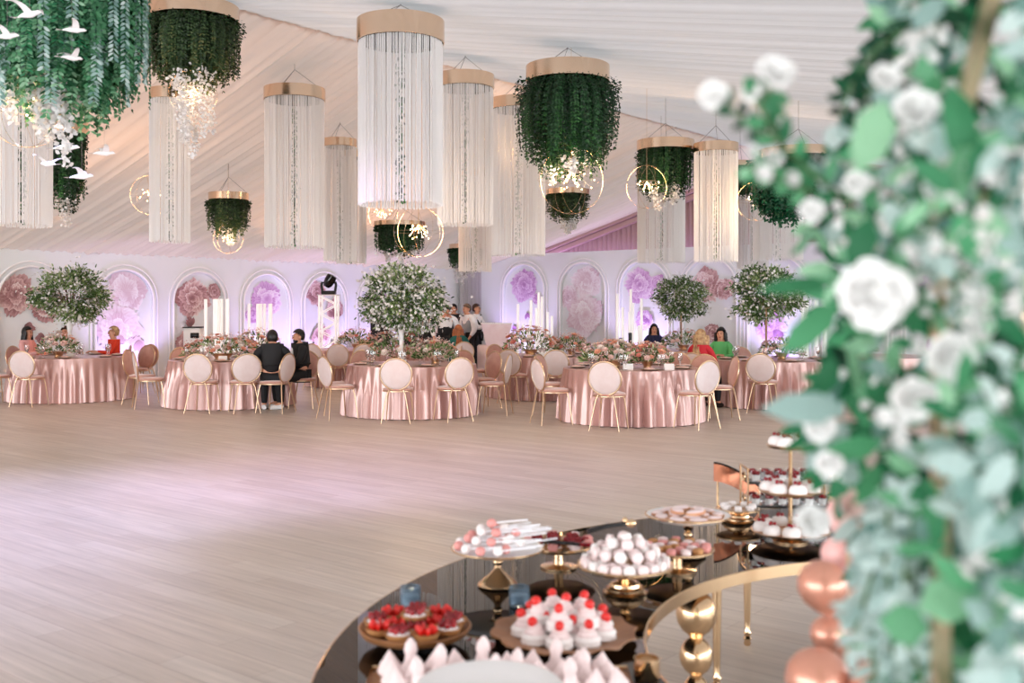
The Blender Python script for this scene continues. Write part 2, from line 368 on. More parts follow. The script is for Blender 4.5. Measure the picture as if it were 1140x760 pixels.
def peony(P0, du, dn, blooms, m, seed, label, sprigs=(), back_d=-.05, clip=None):
    """printed peonies: layers of ruffled petals lying on the niche back; colours run paler to the petal edge"""
    rg = random.Random(seed); mb = MB()
    c0, w, ztop = clip
    def ok(u, z):
        r = w/2-.02; zc = ztop-w/2
        return abs(u-c0) < r if z < zc else math.hypot(u-c0, z-zc) < r
    def cl(u, z):
        r = w/2-.02; zc = ztop-w/2
        if z < zc: return (max(c0-r, min(c0+r, u)), max(z, .25))
        d = math.hypot(u-c0, z-zc)
        return (u, z) if d < r else (c0+(u-c0)*r/d, zc+(z-zc)*r/d)
    dd = [0.0]
    def petal(cu, cz, ang, ln, wd, t0, t1):
        dd[0] += .0005; vs = []; ti = []; n = 12; rows = 4
        ax = (math.cos(ang), math.sin(ang)); ay = (-ax[1], ax[0])
        fr = [rg.uniform(-.1, .1) for _ in range(n+1)]
        for k in range(rows+1):
            q = k/rows
            for j in range(n+1):
                a = -1+2*j/n; lenj = ln*(1-.32*a*a+fr[j])*q; wj = wd*a*(.25+.85*math.sin(min(q, .95)*PI*.55))
                u, z = cl(cu+ax[0]*lenj+ay[0]*wj, cz+ax[1]*lenj+ay[1]*wj)
                vs.append(P0+du*u+dn*(back_d+.004+dd[0]+.002*q)+Vector((0, 0, z)))
                ti.append(min(1, max(0, t0+(t1-t0)*(q**1.6)+.16*math.sin(j*2.3+k)*(q < .9))))
        fs = [(k*(n+1)+j, k*(n+1)+j+1, (k+1)*(n+1)+j+1, (k+1)*(n+1)+j) for k in range(rows) for j in range(n)]
        mb.add(vs, fs, 0, ti)
    for (cu, cz, rad, dark) in blooms:
        for ring, (rr, npet) in enumerate(((1, 9), (.8, 8), (.6, 7), (.42, 6), (.25, 5))):
            off = rg.uniform(0, 6)
            for k in range(npet):
                a = off+2*PI*k/npet+rg.uniform(-.2, .2)
                petal(cu, cz, a, rad*rr*rg.uniform(.85, 1.1), rad*rr*.42, dark*.5+ring*.03, .62+rg.uniform(-.25, .38)-dark*-.1)
    for (cu, cz, ang, ln) in sprigs:
        for k in range(3): petal(cu, cz, ang+(k-1)*.5, ln*rg.uniform(.6, 1), ln*.22, .05, .35)
    o = mb.build('flower_mural', m); tag(o, label, 'mural'); return o
ALEFT = [(.4775-.0617*i)*31 for i in range(8)]            # s of arch centres
PL = RM(0, 0); PLn = dR
cs = sorted([.07, .13, .19, .249, .31, .3695, .4345, .50])
SL = [c*31 for c in cs]
arch_wall('wall_left', RM(0, 0), -dL, dR, 36, LW, SL, 1.3, 2.42, .12, .06)
for c in SL: arch_trim(RM(0, 0), -dL, dR, c, 1.3, 2.42, .12)
ct = [.0588*31+.0, .126*31, .1897*31, .252*31, .3106*31, .372*31, .434*31]
arch_wall('wall_right', RM(-.02, 0), dR, -dL, 24, RW, [c+.02 for c in ct], 1.46, 2.86, .12, .06)
for c in ct: arch_trim(RM(0, 0), dR, -dL, c, 1.46, 2.86, .12)
ML = [('print_mauve', 'mauve peony print in the arch nearest the corner column', [(0, 1.9, .4, .2)]),
      ('print_violet', 'violet peony print in the arch behind the large flowering tree', [(0, 1.75, .45, .3)]),
      ('print_mauve', 'mauve and violet peony print in the arch behind the lit truss', [(-.25, 2.0, .34, .2), (.35, 1.6, .3, .1), (-.1, .9, .3, .4)]),
      ('print_violet', 'lilac-lit peony print in the arch left of the truss', [(.02, 1.85, .46, .5), (-.4, 1.45, .22, .1)]),
      ('print_mauve', 'large dusky peony print in the arch behind the candle pillars and small cabinet', [(-.15, 1.85, .45, .2), (.42, 2.0, .2, .1), (-.35, .8, .3, .5)]),
      ('print_pale', 'very pale giant peony print in the arch behind the blonde woman', [(.05, 1.95, .5, .7), (-.15, 1.2, .55, .6), (.2, .6, .4, .8)]),
      ('print_mauve', 'mauve peony print in the leftmost arch behind the round flowering tree', [(-.3, 1.9, .42, .1), (.3, 1.7, .35, .2)]),
      ('print_pale', 'peony print in the arch past the left picture edge', [(0, 1.7, .5, .5)])]
for i, c in enumerate(SL):
    m, lb, bl = ML[i]; peony(RM(0, 0), -dL, dR, [(c-du_, z, r, d) for du_, z, r, d in bl], m, 20+i, lb, [(c+R.uniform(-.4, .4), R.uniform(.5, 1.5), R.uniform(0, 6), .25) for _ in range(3)], clip=(c, 1.3, 2.42))
MR = [('print_violet', 'bright violet peony print in the first arch right of the corner', [(.0, 2.3, .5, .15), (.45, 1.9, .18, .0)]),
      ('print_pale', 'blush peony print with two stacked blooms in the second arch right of the corner', [(.1, 2.35, .5, .6), (-.5, 1.95, .35, .0), (.08, 1.45, .62, .5), (-.35, .75, .18, 0)]),
      ('print_violet', 'violet peony print in the third arch, behind the woman in navy', [(-.15, 2.25, .48, .3), (.4, 2.3, .22, .0), (0, 1.3, .3, .8)]),
      ('print_mauve', 'mauve peony print in the arch behind the woman in green', [(-.1, 2.2, .48, .4), (.4, 2.1, .3, .2), (.1, 1.0, .25, .1)]),
      ('print_violet', 'violet peony print in the arch behind the right flowering tree', [(0, 2.1, .5, .4), (-.2, 1.2, .4, .4)]),
      ('print_mauve', 'peony print in the arch behind the foreground foliage', [(0, 2.0, .5, .3)]),
      ('print_violet', 'peony print in the arch farthest right behind the foliage', [(0, 2.0, .5, .3)])]
for i, c in enumerate(ct):
    m, lb, bl = MR[i]; peony(RM(0, 0), dR, -dL, [(c+du_, z, r, d) for du_, z, r, d in bl], m, 50+i, lb, [(c+R.uniform(-.4, .4), R.uniform(.5, 1.5), R.uniform(0, 6), .2) for _ in range(3)], clip=(c, 1.46, 2.86))
# rear end of the marquee: cloth bays between open glazed ones (behind the camera)
k = 0
for t0 in range(0, 28, 4):
    if (t0//4) % 2 == 0:
        h = min(canopy(t0), canopy(t0+4))+.1; vs = []
        for i in range(61): u = t0+4*i/60; d = .03*math.sin(i*1.3); vs += [RM(u, 36+d, 0), RM(u, 36+d, canopy(u)+.05)]
        o = MB().add(vs, [(2*i, 2*i+2, 2*i+3, 2*i+1) for i in range(60)]).build('wall_rear_%d' % k, 'canopy'); o['kind'] = 'structure'; k += 1
# corner curtain column
mb = MB(); vs = []; n = 60
for i in range(n+1):
    u = i/n; x = .0+u*.9; d = .18+.05*math.sin(i*1.15)
    vs += [RM(d, x, 0), RM(d, x, LW)]
mb.add(vs, [(2*i, 2*i+2, 2*i+3, 2*i+1) for i in range(n)])
o = mb.build('corner_curtain', 'canopy'); tag(o, 'pale pleated curtain hanging in the corner behind the waiters', 'curtain')

# ------------------------------------------------------------------ tables
def pleat_cloth(Rt, h, seed, npl=38):
    rg = random.Random(seed); mb = MB(); seg = npl*8; rows = 10; vs = []
    ph = [rg.uniform(.7, 1.3) for _ in range(seg)]; acc = [0]
    for k in ph: acc.append(acc[-1]+k)
    tot = acc[-1]
    am = [1+.55*math.sin(3*2*PI*j/seg+seed)+.3*math.sin(11*2*PI*j/seg) for j in range(seg)]
    vs.append((0, 0, h+.004))
    for q in (.5, .985): vs += [(Rt*q*math.cos(2*PI*j/seg), Rt*q*math.sin(2*PI*j/seg), h+.004) for j in range(seg)]
    for i in range(rows+1):
        u = i/rows; z = (h-.004)*(1-u)+.004
        for j in range(seg):
            a = 2*PI*j/seg; w = math.sin(2*PI*npl*acc[j]/tot)
            r = Rt+.004+.062*min(1, u*1.6)*w*am[j]*.8+.05*u
            zz = z+(.012*w*u if u > .9 else 0)
            vs.append((r*math.cos(a), r*math.sin(a), max(.004, zz)))
    fs = [(0, 1+j, 1+(j+1) % seg) for j in range(seg)]
    for i in range(rows+2):
        b = 1+i*seg
        for j in range(seg): fs.append((b+j, b+seg+j, b+seg+(j+1) % seg, b+(j+1) % seg))
    return mb.add(vs, fs)
TH = .755; TRAD = .98
TAB = {}
def table(key, px, D, where, r=TRAD):
    p = G(px, D); TAB[key] = (p, r)
    t = thing('round_table', 'round banquet table '+where, 'table', p, 0)
    mb = MB().lathe([(0, TH-.03), (r-.03, TH-.03), (r-.02, TH-.02), (r-.02, TH-.006), (0, TH-.006)], 48); mb.build('tabletop', 'wood_plate', t)
    for k in range(4):
        a = PI/4+k*PI/2; MB().tube([(.6*math.cos(a), .6*math.sin(a), TH-.04), (.66*math.cos(a), .66*math.sin(a), 0)], .018, 8).build('leg', 'black', t)
    c = pleat_cloth(r, TH, R.randint(0, 99)).build('tablecloth', 'satin', None, True, loc=p)
    tag(c, 'pleated blush satin floor-length cloth on the '+where, 'tablecloth', 'blush satin tablecloths')
    return t
table('T1', 78, 18.4, 'far-left table under the round flowering tree')
table('T2', 256, 17.3, 'table where the two men in dark suits sit')
table('T3', 459, 15.9, 'centre table with the tallest flowering tree')
table('T4', 703, 14.95, 'front table nearest the dessert buffet')
table('T5', 606, 18.9, 'table with peach roses between the two front tables')
table('T6', 862, 17.3, 'right table beside the woman in green')
table('T7', 752, 21.4, 'back table before the woman in navy')
table('T8', 396, 21.8, 'back table left of the tallest flowering tree')
table('T9', 470, 23.6, 'back table the waiters serve')
table('T10', 985, 18.6, 'right table behind the foreground foliage')

# ------------------------------------------------------------------ chairs
def make_chair():
    t = thing('banquet_chair', '', 'chair', (0, 0, 0), 0, 'round-backed velvet chairs')
    # seat: rounded cushion; sitter faces +Y, back at -Y
    MB().lathe([(0, .445), (.17, .445), (.205, .452), (.218, .468), (.212, .485), (.17, .497), (0, .502)], 28, sy=1.0).build('seat', 'velvet', t); st_ = t.children[0]
    MB().tube([(.214*math.cos(2*PI*k/28), .214*math.sin(2*PI*k/28), .447) for k in range(28)], .010, 6, closed=True).build('seat_frame', 'gold_satin', st_)
    # back disc leaning a little
    lean = math.radians(9); cz = .69; cy = -.235
    Mx = Matrix.Translation((0, cy, cz)) @ Matrix.Rotation(PI/2+lean, 4, 'X')
    Rb = .225
    bk_ = MB().lathe([(0, -.026), (.12, -.025), (.185, -.020), (Rb-.012, -.008), (Rb-.010, .0)], 36, M4=Mx, mi=0).lathe([(Rb-.010, 0), (Rb-.014, .008), (.18, .018), (0, .022)], 36, M4=Mx, mi=1).build('backrest', ['velvet', 'velvet_back'], t)
    MB().tube([Mx @ Vector((Rb*math.cos(2*PI*k/36), Rb*math.sin(2*PI*k/36), 0)) for k in range(36)], .0115, 8, closed=True).build('back_frame', 'gold_satin', bk_)
    for sx in (-1, 1):
        MB().tube([(sx*.10, -.20, .47), (sx*.13, -.21, .40), (sx*.205, -.27, 0)], [.011, .011, .008], 8).build('leg', 'gold_satin', t)
        MB().tube([(sx*.15, .14, .445), (sx*.165, .16, .36), (sx*.20, .20, 0)], [.011, .011, .008], 8).build('leg', 'gold_satin', t)
    return t
chair0 = make_chair(); used = []
# disc centre x in the photograph, depth, table faced (or heading in degrees), label
CH = [(36, 17.2, 'T1', 'front chair of the far-left table, left of the long cloth folds'), (30, 19.15, ('seat', 100), 'chair of the woman in pale pink at the far-left table'),
      (-3, 17.5, 'T1', 'chair cut by the left picture edge at the far-left table'), (143, 19.4, 'T1', 'chair behind the blonde woman, nearer her orange jacket'),
      (159, 20.0, 'T1', 'second chair right of the blonde woman, against the lilac glow'), (127, 19.55, ('seat', -115), 'chair the blonde woman in orange sits on'),
      (146, 17.5, 95, 'chair seen edge-on between the far-left table and the men\'s table'),
      (167, 16.75, 'T2', 'pale-backed chair at the left end of the men\'s table'), (222, 15.85, 'T2', 'pale-backed chair centred before the men\'s table'),
      (282, 15.85, 'T2', 'chair with a marked pink back directly left of the seated men'), (303, 16.05, ('seat', -72), 'chair turned sideways under the man in a dark suit seen from behind'),
       (202, 18.5, 'T2', 'chair at the far left of the men\'s table, half hidden by the flowers'),
      (337, 16.75, ('seat', 180), 'chair of the bearded man, its back hidden behind him'),
      (381, 15.15, 'T3', 'pale oval-looking chair at the left of the centre table'), (366, 15.7, 80, 'chair seen edge-on, leftmost at the centre table'),
      (442, 14.55, 'T3', 'pale-backed chair centred before the centre table'), (507, 14.75, 'T3', 'pale-backed chair at the front right of the centre table'),
      (548, 15.7, 'T3', 'chair turned side-on at the right of the centre table'), (404, 17.2, 'T3', 'chair across the centre table, rising above its left plate setting'),
      (524, 16.5, 'T3', 'orange-pink chair at the right rear of the centre table'), (510, 17.1, 'T3', 'chair behind the right rear chair of the centre table'),
      (568, 17.6, 'T5', 'mauve-backed chair before the peach-rose table, left one'), (619, 17.45, 'T5', 'pale mauve chair before the peach-rose table, right one'),
      (540, 19.0, 'T5', 'orange-pink chair at the left side of the peach-rose table'), (552, 20.1, 'T5', 'chair at the left rear of the peach-rose table'),
      (645, 20.3, 'T5', 'orange-pink chair at the right rear of the peach-rose table'), (656, 19.6, 'T5', 'chair at the right side of the peach-rose table'),
      (675, 13.6, 'T4', 'pale round-backed chair centred before the front table'), (772, 13.95, 'T4', 'pale-backed chair at the front right of the front table'),
      (601, 14.35, 'T4', 'chair turned side-on at the left of the front table'), (783, 15.6, 205, 'orange-pink chair directly behind the front table\'s right pale chair'),
      (809, 15.0, 'T4', 'chair seen edge-on at the far right of the front table'), (755, 16.35, 'T4', 'chair across the front table, right of its flowers'),
      (628, 15.5, 'T4', 'chair at the left rear of the front table'),
      (848, 16.0, 'T6', 'pale round-backed chair before the right table'), (922, 16.4, 'T6', 'pale chair half behind the green leaves at the right table'),
      (829, 18.6, 'T6', 'narrow orange-pink chair at the far left of the right table'), (779, 16.5, ('seat', 35), 'chair of the curly-haired woman in red'), (803, 18.3, ('seat', -150), 'chair of the woman in green'),
      (364, 20.9, 'T8', 'leftmost chair of the back table by the lit truss'), (378, 20.6, 'T8', 'large chair back at the back table, right of its leftmost chair'),
      (391, 20.5, 'T8', 'chair in the middle of the back table by the lit truss'), (403, 22.9, 'T8', 'chair across the back table by the lit truss'),
      (497, 22.1, 'T9', 'chair beside the woman in teal at the served table'), (512, 21.9, ('seat', -20), 'chair of the woman in teal at the served table'),
      (728, 22.7, ('seat', 180), 'chair of the woman in navy'), (700, 21.5, 'T7', 'chair left of the woman in navy at the back table'), (73, 19.75, ('seat', 180), 'chair of the person behind the flowers at the far-left table')]
CH.sort(key=lambda q: not isinstance(q[2], tuple))
first = True
for px, D, tk, lb in CH:
    c = G(px, D)
    if isinstance(tk, tuple): hd = -math.radians(tk[1]); base = c-Vector((-math.sin(hd), math.cos(hd), 0))*.03
    elif isinstance(tk, str):
        tp, tr = TAB[tk]; d = tp-c; hd = math.atan2(d.y, d.x)-PI/2
        d.z = 0; dist = d.length; dirn = d.normalized()
        dist = max(dist, tr+.28+.235)              # cloth clearance for the back disc
        base = tp-dirn*(dist-.235)
        hd += R.uniform(-.06, .06)
    else:
        hd = -math.radians(tk); base = c+Vector((-math.sin(hd), math.cos(hd), 0))*.2
    for _ in range(0 if isinstance(tk, tuple) else 8):                             # keep chairs from standing in one another
        for q in used:
            dd = base-q
            if dd.length < .46: base = q+dd.normalized()*.47
    lb = 'round-backed pink velvet chair on thin gold legs: '+lb
    lb = ' '.join(lb.split()); used.append(base.copy())
    lb = 'velvet '+lb.split(': ')[1]
    if first: chair0.location = base; chair0.rotation_euler = (0, 0, hd); chair0['label'] = lb; first = False
    else: dup(chair0, base, hd, lb)

# ------------------------------------------------------------------ flowers for the tables
def rose_mb(r, layers=4, n0=5, seed=0, seg=6):
    rg = random.Random(seed); mb = MB()
    for l in range(layers):
        q = (l+1)/layers; n = n0+(l if l else -1)
        for k in range(n):
            a = 2*PI*k/n+l*1.1+rg.uniform(-.2, .2); open_ = .12+q*.85; vs = []; ti = []
            rows = 4; wd = r*(.45+.35*q)*(1 if l else .8); ln = r*(.65+.5*q)*rg.uniform(.9, 1.1)
            for i in range(rows+1):
                u = i/rows; ang = open_*(.25+.9*u)*.95
                rad = r*.08+ln*u*math.sin(min(ang, 1.45)); z = ln*u*math.cos(min(ang, 1.45))*.8+r*.05*(layers-l)*.5-(r*.16*q*max(0, u-.75)*4*.35)
                for j in range(seg+1):
                    b = -1+2*j/seg; w = wd*b*math.sin(PI*(.12+.78*u)**.8)*1.15; cur = abs(b)**2*wd*.35
                    x = rad-cur*.6*math.cos(ang); y = w; zz = z+cur*.35+.02*r*math.sin(j*3+k)
                    vs.append((x*math.cos(a)-y*math.sin(a), x*math.sin(a)+y*math.cos(a), zz)); ti.append(u*.7+.3*rg.random())
            mb.add(vs, [(i*(seg+1)+j, i*(seg+1)+j+1, (i+1)*(seg+1)+j+1, (i+1)*(seg+1)+j) for i in range(rows) for j in range(seg)], 0, ti)
    mb.ball((0, 0, r*.22), (r*.22, r*.22, r*.3), 8, 6)
    return mb
ROSE = {}
def rose(m, parent, loc, scale, rot=None, hi=False):
    key = (m, hi)
    if key not in ROSE:
        o = rose_mb(1.0, 6 if hi else 4, 5, 3, 8 if hi else 5).build('rose', m, parent); ROSE[key] = o.data
    else:
        o = bpy.data.objects.new('rose', ROSE[key]); C.objects.link(o); o.parent = parent
    o.location = loc; o.scale = (scale,)*3
    if rot is None: rot = (R.uniform(-.7, .7), R.uniform(-.7, .7), R.uniform(0, 6))
    o.rotation_euler = rot; return o
def low_centrepiece(tk, off, L, H, label, cols, n=26, wd=.26, seed=0):
    tp, _ = TAB[tk]; p = tp+Vector((off[0], off[1], TH+.004))
    t = thing('flower_centrepiece', label, 'flower arrangement', p, 0, 'table flower arrangements')
    # shallow bowl, foliage, roses, small blossom sprays
    MB().lathe([(0, 0), (.10, 0), (.11, .01), (.09, .03), (.15, .10), (.16, .105), (.14, .1), (0, .07)], 24, sx=L/.5).build('bowl', 'gold_satin', t)
    k = 300; u = NR.uniform(-1, 1, k); a = NR.uniform(0, 2*PI, k); q = np.sqrt(NR.random(k))
    hh = H*np.sqrt(np.maximum(0.05, 1-u*u))
    P = np.stack([u*L, np.cos(a)*wd*q*np.sqrt(1-u*u*.8), .08+hh*NR.random(k)*.9], 1)
    Dv = P-np.array([0, 0, .02]); Dv /= np.linalg.norm(Dv, axis=1, keepdims=True); Dv += unit(k)*.5
    leafmesh(P, Dv, unit(k), NR.uniform(.05, .11, k), NR.uniform(.02, .035, k), 'foliage', 'leaf_bush', t)
    for i in range(n):
        u = R.uniform(-.95, .95); e = math.sqrt(1-u*u*.8); a = R.uniform(.15, PI-.15); q = R.uniform(.85, 1.15)
        x, y, z = u*L, -math.cos(a)*wd*e*q, .1+H*e*math.sin(a)*q
        dv = Vector((u*.8, y/wd, .35+z/H)).normalized()
        rose(cols[i % len(cols)], t, (x, y, z), R.uniform(.036, .056), dv.to_track_quat('Z', 'Y').to_euler())
    k = 420; u = NR.uniform(-1, 1, k); a = NR.uniform(0, PI, k); e = np.sqrt(1-u*u*.75)
    P = np.stack([u*L*1.02, -np.cos(a)*wd*1.1*e, .1+H*1.12*e*np.sin(a)], 1)+NR.normal(size=(k, 3))*.02
    o = leafmesh(P, unit(k), unit(k), .024, .022, 'blossom_spray', 'petal_blush', t); o['kind'] = 'stuff'
    return t
PE = ['rose_peach', 'rose_blush', 'rose_peach', 'rose_cream', 'rose_coral', 'rose_blush']
BL = ['rose_blush', 'rose_cream', 'rose_blush', 'rose_peach', 'rose_cream']
low_centrepiece('T1', (-.05, -.35), .30, .30, 'pink, cream and white flowers on the far-left table under the round tree', BL, 30)
low_centrepiece('T2', (-.1, -.1), .62, .28, 'long low bank of peach and blush roses on the men\'s table', PE, 64, .30)
low_centrepiece('T2', (.35, .45), .40, .36, 'mauve-pink flower bank behind the peach roses on the men\'s table', BL, 24)
low_centrepiece('T3', (-.25, .3), .42, .40, 'peach and cream flowers left of the tree stem on the centre table', PE, 46)
low_centrepiece('T3', (.35, .05), .30, .26, 'small blush and white flowers right of the tree stem on the centre table', BL, 18)
low_centrepiece('T5', (-.25, .0), .46, .38, 'tall peach and coral rose bank on the table between the two front tables', PE, 60, .3)
low_centrepiece('T5', (.5, .1), .28, .26, 'smaller peach rose bunch at the right end of the peach-rose table', PE, 18, .22)
low_centrepiece('T4', (-.25, .0), .46, .26, 'blush and peach roses at the left of the front table', BL, 56, .26)
low_centrepiece('T4', (.2, -.25), .30, .24, 'roses with one coral bloom at the centre of the front table', PE, 38, .24)
low_centrepiece('T7', (.15, -.1), .42, .28, 'blush flowers beside the woman in navy on the back table', BL, 22)
low_centrepiece('T6', (.15, .1), .34, .24, 'cream and blush flowers on the right table', BL, 20)
low_centrepiece('T8', (.0, .1), .36, .30, 'mauve-pink flowers on the back table by the lit truss', ['rose_blush', 'rose_coral', 'rose_blush'], 20)
low_centrepiece('T10', (-.5, 0), .30, .24, 'cream flowers on the right table behind the foliage', BL, 14)

def tree_centrepiece(tk, off, zc, rx, rz, label, vase='trumpet', n=5200, seed=1, droop=.5, petal=.28):
    tp, _ = TAB[tk]; p = tp+Vector((off[0], off[1], TH+.004))
    t = thing('flowering_tree_centrepiece', label, 'flower arrangement', p, 0, 'tall tree centrepieces')
    h = zc-TH-rz*.55
    if vase == 'trumpet': MB().lathe([(0, 0), (.09, 0), (.095, .012), (.035, .05), (.028, .12), (.035, h*.5), (.075, h*.9), (.12, h), (.105, h), (.06, h*.88), (0, h*.6)], 24).build('vase', 'porcelain', t)
    else: MB().lathe([(0, 0), (.11, 0), (.11, .015), (.02, .03), (.018, h*.95), (.07, h), (0, h)], 20).build('vase', 'gold_satin', t)
    br = MB()
    for k in range(16):
        a = 2*PI*k/16+R.uniform(-.2, .2); e = R.uniform(-.3, 1.3); q = R.uniform(.75, 1.0)
        end = Vector((math.cos(a)*rx*q*math.cos(e), math.sin(a)*rx*q*math.cos(e), zc-TH+rz*math.sin(e)*q))
        mid = Vector((end.x*.4, end.y*.4, (h+end.z)*.5+.1)); br.tube([(0, 0, h*.92), mid, end], [.012, .008, .003], 5)
    br.build('branches', 'bark', t)
    # clumps
    nc = 64; cen = unit(nc); rad = NR.uniform(.55, 1.0, nc)**.7; cen = cen*rad[:, None]*np.array([rx, rx, rz]); cen[:, 2] += zc-TH
    cen[:, 2] -= droop*rz*.35*(np.hypot(cen[:, 0], cen[:, 1])/rx)**2
    idx = NR.integers(0, nc, n); P = cen[idx]+NR.normal(size=(n, 3))*np.array([rx, rx, rz])*.125
    Dv = P-np.array([0, 0, zc-TH]); Dv /= np.maximum(np.linalg.norm(Dv, axis=1, keepdims=True), 1e-6); Dv = Dv+unit(n)*.8; Dv[:, 2] -= .25
    sh = NR.random(nc)*.6+.1
    leafmesh(P, Dv, unit(n), NR.uniform(.05, .085, n), NR.uniform(.022, .034, n), 'foliage', 'leaf_bush', t, tint=np.clip(sh[idx]+NR.normal(size=n)*.15, 0, 1))
    # stray twigs
    tw = []; td = []
    for k in range(40):
        d = unit(1)[0]; d[2] = d[2]*.8+.15; s0 = np.array([0, 0, zc-TH])+d*np.array([rx, rx, rz])*.85
        for q in np.linspace(0, 1, 11): tw.append(s0+d*q*rx*.38+np.array([0, 0, -.14*rx*q*q])); td.append(d+unit(1)[0]*.8)
    leafmesh(np.array(tw), np.array(td), unit(len(tw)), .05, .024, 'twigs', 'leaf_bush', t)
    m = int(n*petal); idx = NR.integers(0, nc, m); P = cen[idx]*1.0+NR.normal(size=(m, 3))*np.array([rx, rx, rz])*.17
    P = P+(P-np.array([0, 0, zc-TH]))*.10
    o = leafmesh(P, unit(m), unit(m), .052, .046, 'blossom', 'petal_white', t); o['kind'] = 'stuff'
    return t
tree_centrepiece('T1', (-.05, .1), 1.6+15/62.5, .58, .46, 'round white-blossom tree in a white vase on the far-left table', n=5200)
tree_centrepiece('T3', (-.18, .1), 1.6+15/72, .60, .47, 'largest flowering tree with drooping white blossom, on the centre table', n=7000, droop=1.2, petal=.4)
tree_centrepiece('T7', (.15, .2), 1.6+14/53.5, .52, .40, 'olive-green flowering tree above the curly-haired woman in red', 'stand', 4600)
tree_centrepiece('T6', (-.1, .15), 1.6+17/66, .55, .42, 'flowering tree above the right table, beside the foreground leaves', 'stand', 5200)
# hanging glass drops under the big tree
for k, (x, z0) in enumerate(((-.02, 1.42), (.30, 1.40), (.40, 1.44), (.18, 1.45))):
    tp = TAB['T3'][0]; px = tp+Vector((x-.1, -.35, 0))
    o = MB().lathe([(0, -.13), (.018, -.12), (.024, -.08), (.022, .0), (.012, .015), (.004, .03), (.002, .3), (0, .3)], 10).build('hanging_vase', 'glass', None, loc=(px.x, px.y, z0)); tag(o, 'slim glass tube hanging from the largest flowering tree', 'vase', 'glass tubes under the largest tree')

# ------------------------------------------------------------------ table settings
def make_plate():
    o = thing('place_setting_plate', '', 'plate', (0, 0, 0))
    MB().lathe([(0, .004), (.085, .004), (.14, .016), (.145, .018), (.14, .020), (.085, .009), (0, .009)], 28).build('charger', 'gold_satin', o)
    MB().lathe([(0, .011), (.07, .011), (.115, .024), (.118, .026), (.113, .027), (.07, .016), (0, .016)], 28).build('plate', 'porcelain', o)
    mb = MB(); mb.rbox((-.05, -.085, .018), (.05, .085, .034), .006); mb.rbox((-.045, -.03, .034), (.045, .03, .042), .004); mb.build('napkin', 'napkin', o)
    return o
def make_glass():
    o = MB().lathe([(0, 0), (.034, 0), (.034, .003), (.006, .008), (.004, .06), (.006, .09), (.028, .115), (.036, .16), (.030, .215), (.029, .215), (.034, .16), (.026, .118), (0, .1)], 16).build('wine_glass', 'glass', None); return o
plate0 = make_plate(); glass0 = make_glass(); fp = fg = True
NM = {'T1': 'far-left table', 'T2': 'men\'s table', 'T3': 'centre table', 'T4': 'front table', 'T5': 'peach-rose table', 'T6': 'right table'}
for tk, n, ph in (('T1', 7, .3), ('T2', 8, .1), ('T3', 8, .35), ('T4', 8, .2), ('T5', 7, .5), ('T6', 7, .1)):
    tp, tr = TAB[tk]
    for k in range(n):
        a = 2*PI*k/n+ph-PI/2
        q = tp+Vector((math.cos(a)*.80, math.sin(a)*.80, TH+.004))
        lb = 'white plate with folded blush napkin near the edge of the '+NM[tk]
        if fp: plate0.location = q; plate0.rotation_euler = (0, 0, a+PI/2); tag(plate0, lb, 'plate', 'place settings on the '+NM[tk]); fp = False
        else: dup(plate0, q, a+PI/2, lb, 'place settings on the '+NM[tk])
        for da in (.26, .36):
            q = tp+Vector((math.cos(a+da)*.70, math.sin(a+da)*.70, TH+.004)); lb = 'clear stemmed wine glass standing on the '+NM[tk]
            if fg: g = glass0; fg = False
            else: g = glass0.copy(); C.objects.link(g)
            g.location = q; tag(g, lb, 'glass', 'wine glasses on the '+NM[tk])
def card(tk, x, y, rz, lb):
    tp, _ = TAB[tk]; mb = MB(); mb.add([(-.07, -.03, 0), (.07, -.03, 0), (.07, 0, .085), (-.07, 0, .085), (.07, .03, 0), (-.07, .03, 0)], [(0, 1, 2, 3), (3, 2, 4, 5)])
    mb.add([(-.07, -.028, 0), (-.07, 0, .083), (.07, 0, .083), (.07, -.028, 0), (.07, .028, 0), (-.07, .028, 0)], [(0, 1, 2, 3), (1, 5, 4, 2)])
    o = mb.build('folded_card', 'white_matte', None, False, loc=tp+Vector((x, y, TH+.004)), rz=rz); tag(o, lb, 'card')
card('T4', -.12, -.62, 0, 'white folded card left of centre on the front table'); card('T4', .45, -.62, .1, 'white folded card right of centre on the front table')
card('T5', -.05, -.55, 0, 'white folded card before the peach roses'); card('T2', .05, -.6, 0, 'white folded card before the men\'s rose bank'); card('T3', -.1, -.6, 0, 'white folded card at the centre table')
for x, y, h, lb in ((-.09, .62, .40, 'shorter of two black candles on the front table'), (.05, .6, .48, 'taller of two black candles on the front table')):
    tp = TAB['T4'][0]; o = thing('candle', lb, 'candle', tp+Vector((x, y, TH+.004)))
    MB().lathe([(0, 0), (.045, 0), (.047, .012), (.03, .02), (.028, .05), (0, .05)], 16).build('holder', 'black_gloss', o)
    MB().lathe([(0, .05), (.028, .05), (.028, h), (.02, h+.006), (0, h+.004)], 16).build('wax', 'black', o)

# clusters of slim white candle pillars standing on the floor behind the tables
def pillars(px, D, n, hmax, spread, label):
    t = thing('candle_pillar_cluster', label, 'candle display', G(px, D))
    MB().lathe([(0, 0), (spread*.62, 0), (spread*.62, .02), (0, .02)], 28).build('base', 'white_gloss', t)
    for k in range(n):
        a = k*2.4; r = spread*.62*math.sqrt((k+.3)/n); h = hmax*(1-.45*((k*7) % n)/n)
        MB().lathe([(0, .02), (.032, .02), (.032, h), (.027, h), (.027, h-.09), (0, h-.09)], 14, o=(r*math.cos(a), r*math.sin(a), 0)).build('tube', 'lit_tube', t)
pillars(243, 20.6, 7, 1.80, .50, 'cluster of white candle pillars behind the men\'s table')
pillars(291, 23.0, 7, 1.72, .55, 'cluster of white candle pillars in front of the lilac peony arch')
pillars(596, 23.6, 10, 1.98, .72, 'cluster of white candle pillars behind the peach roses')
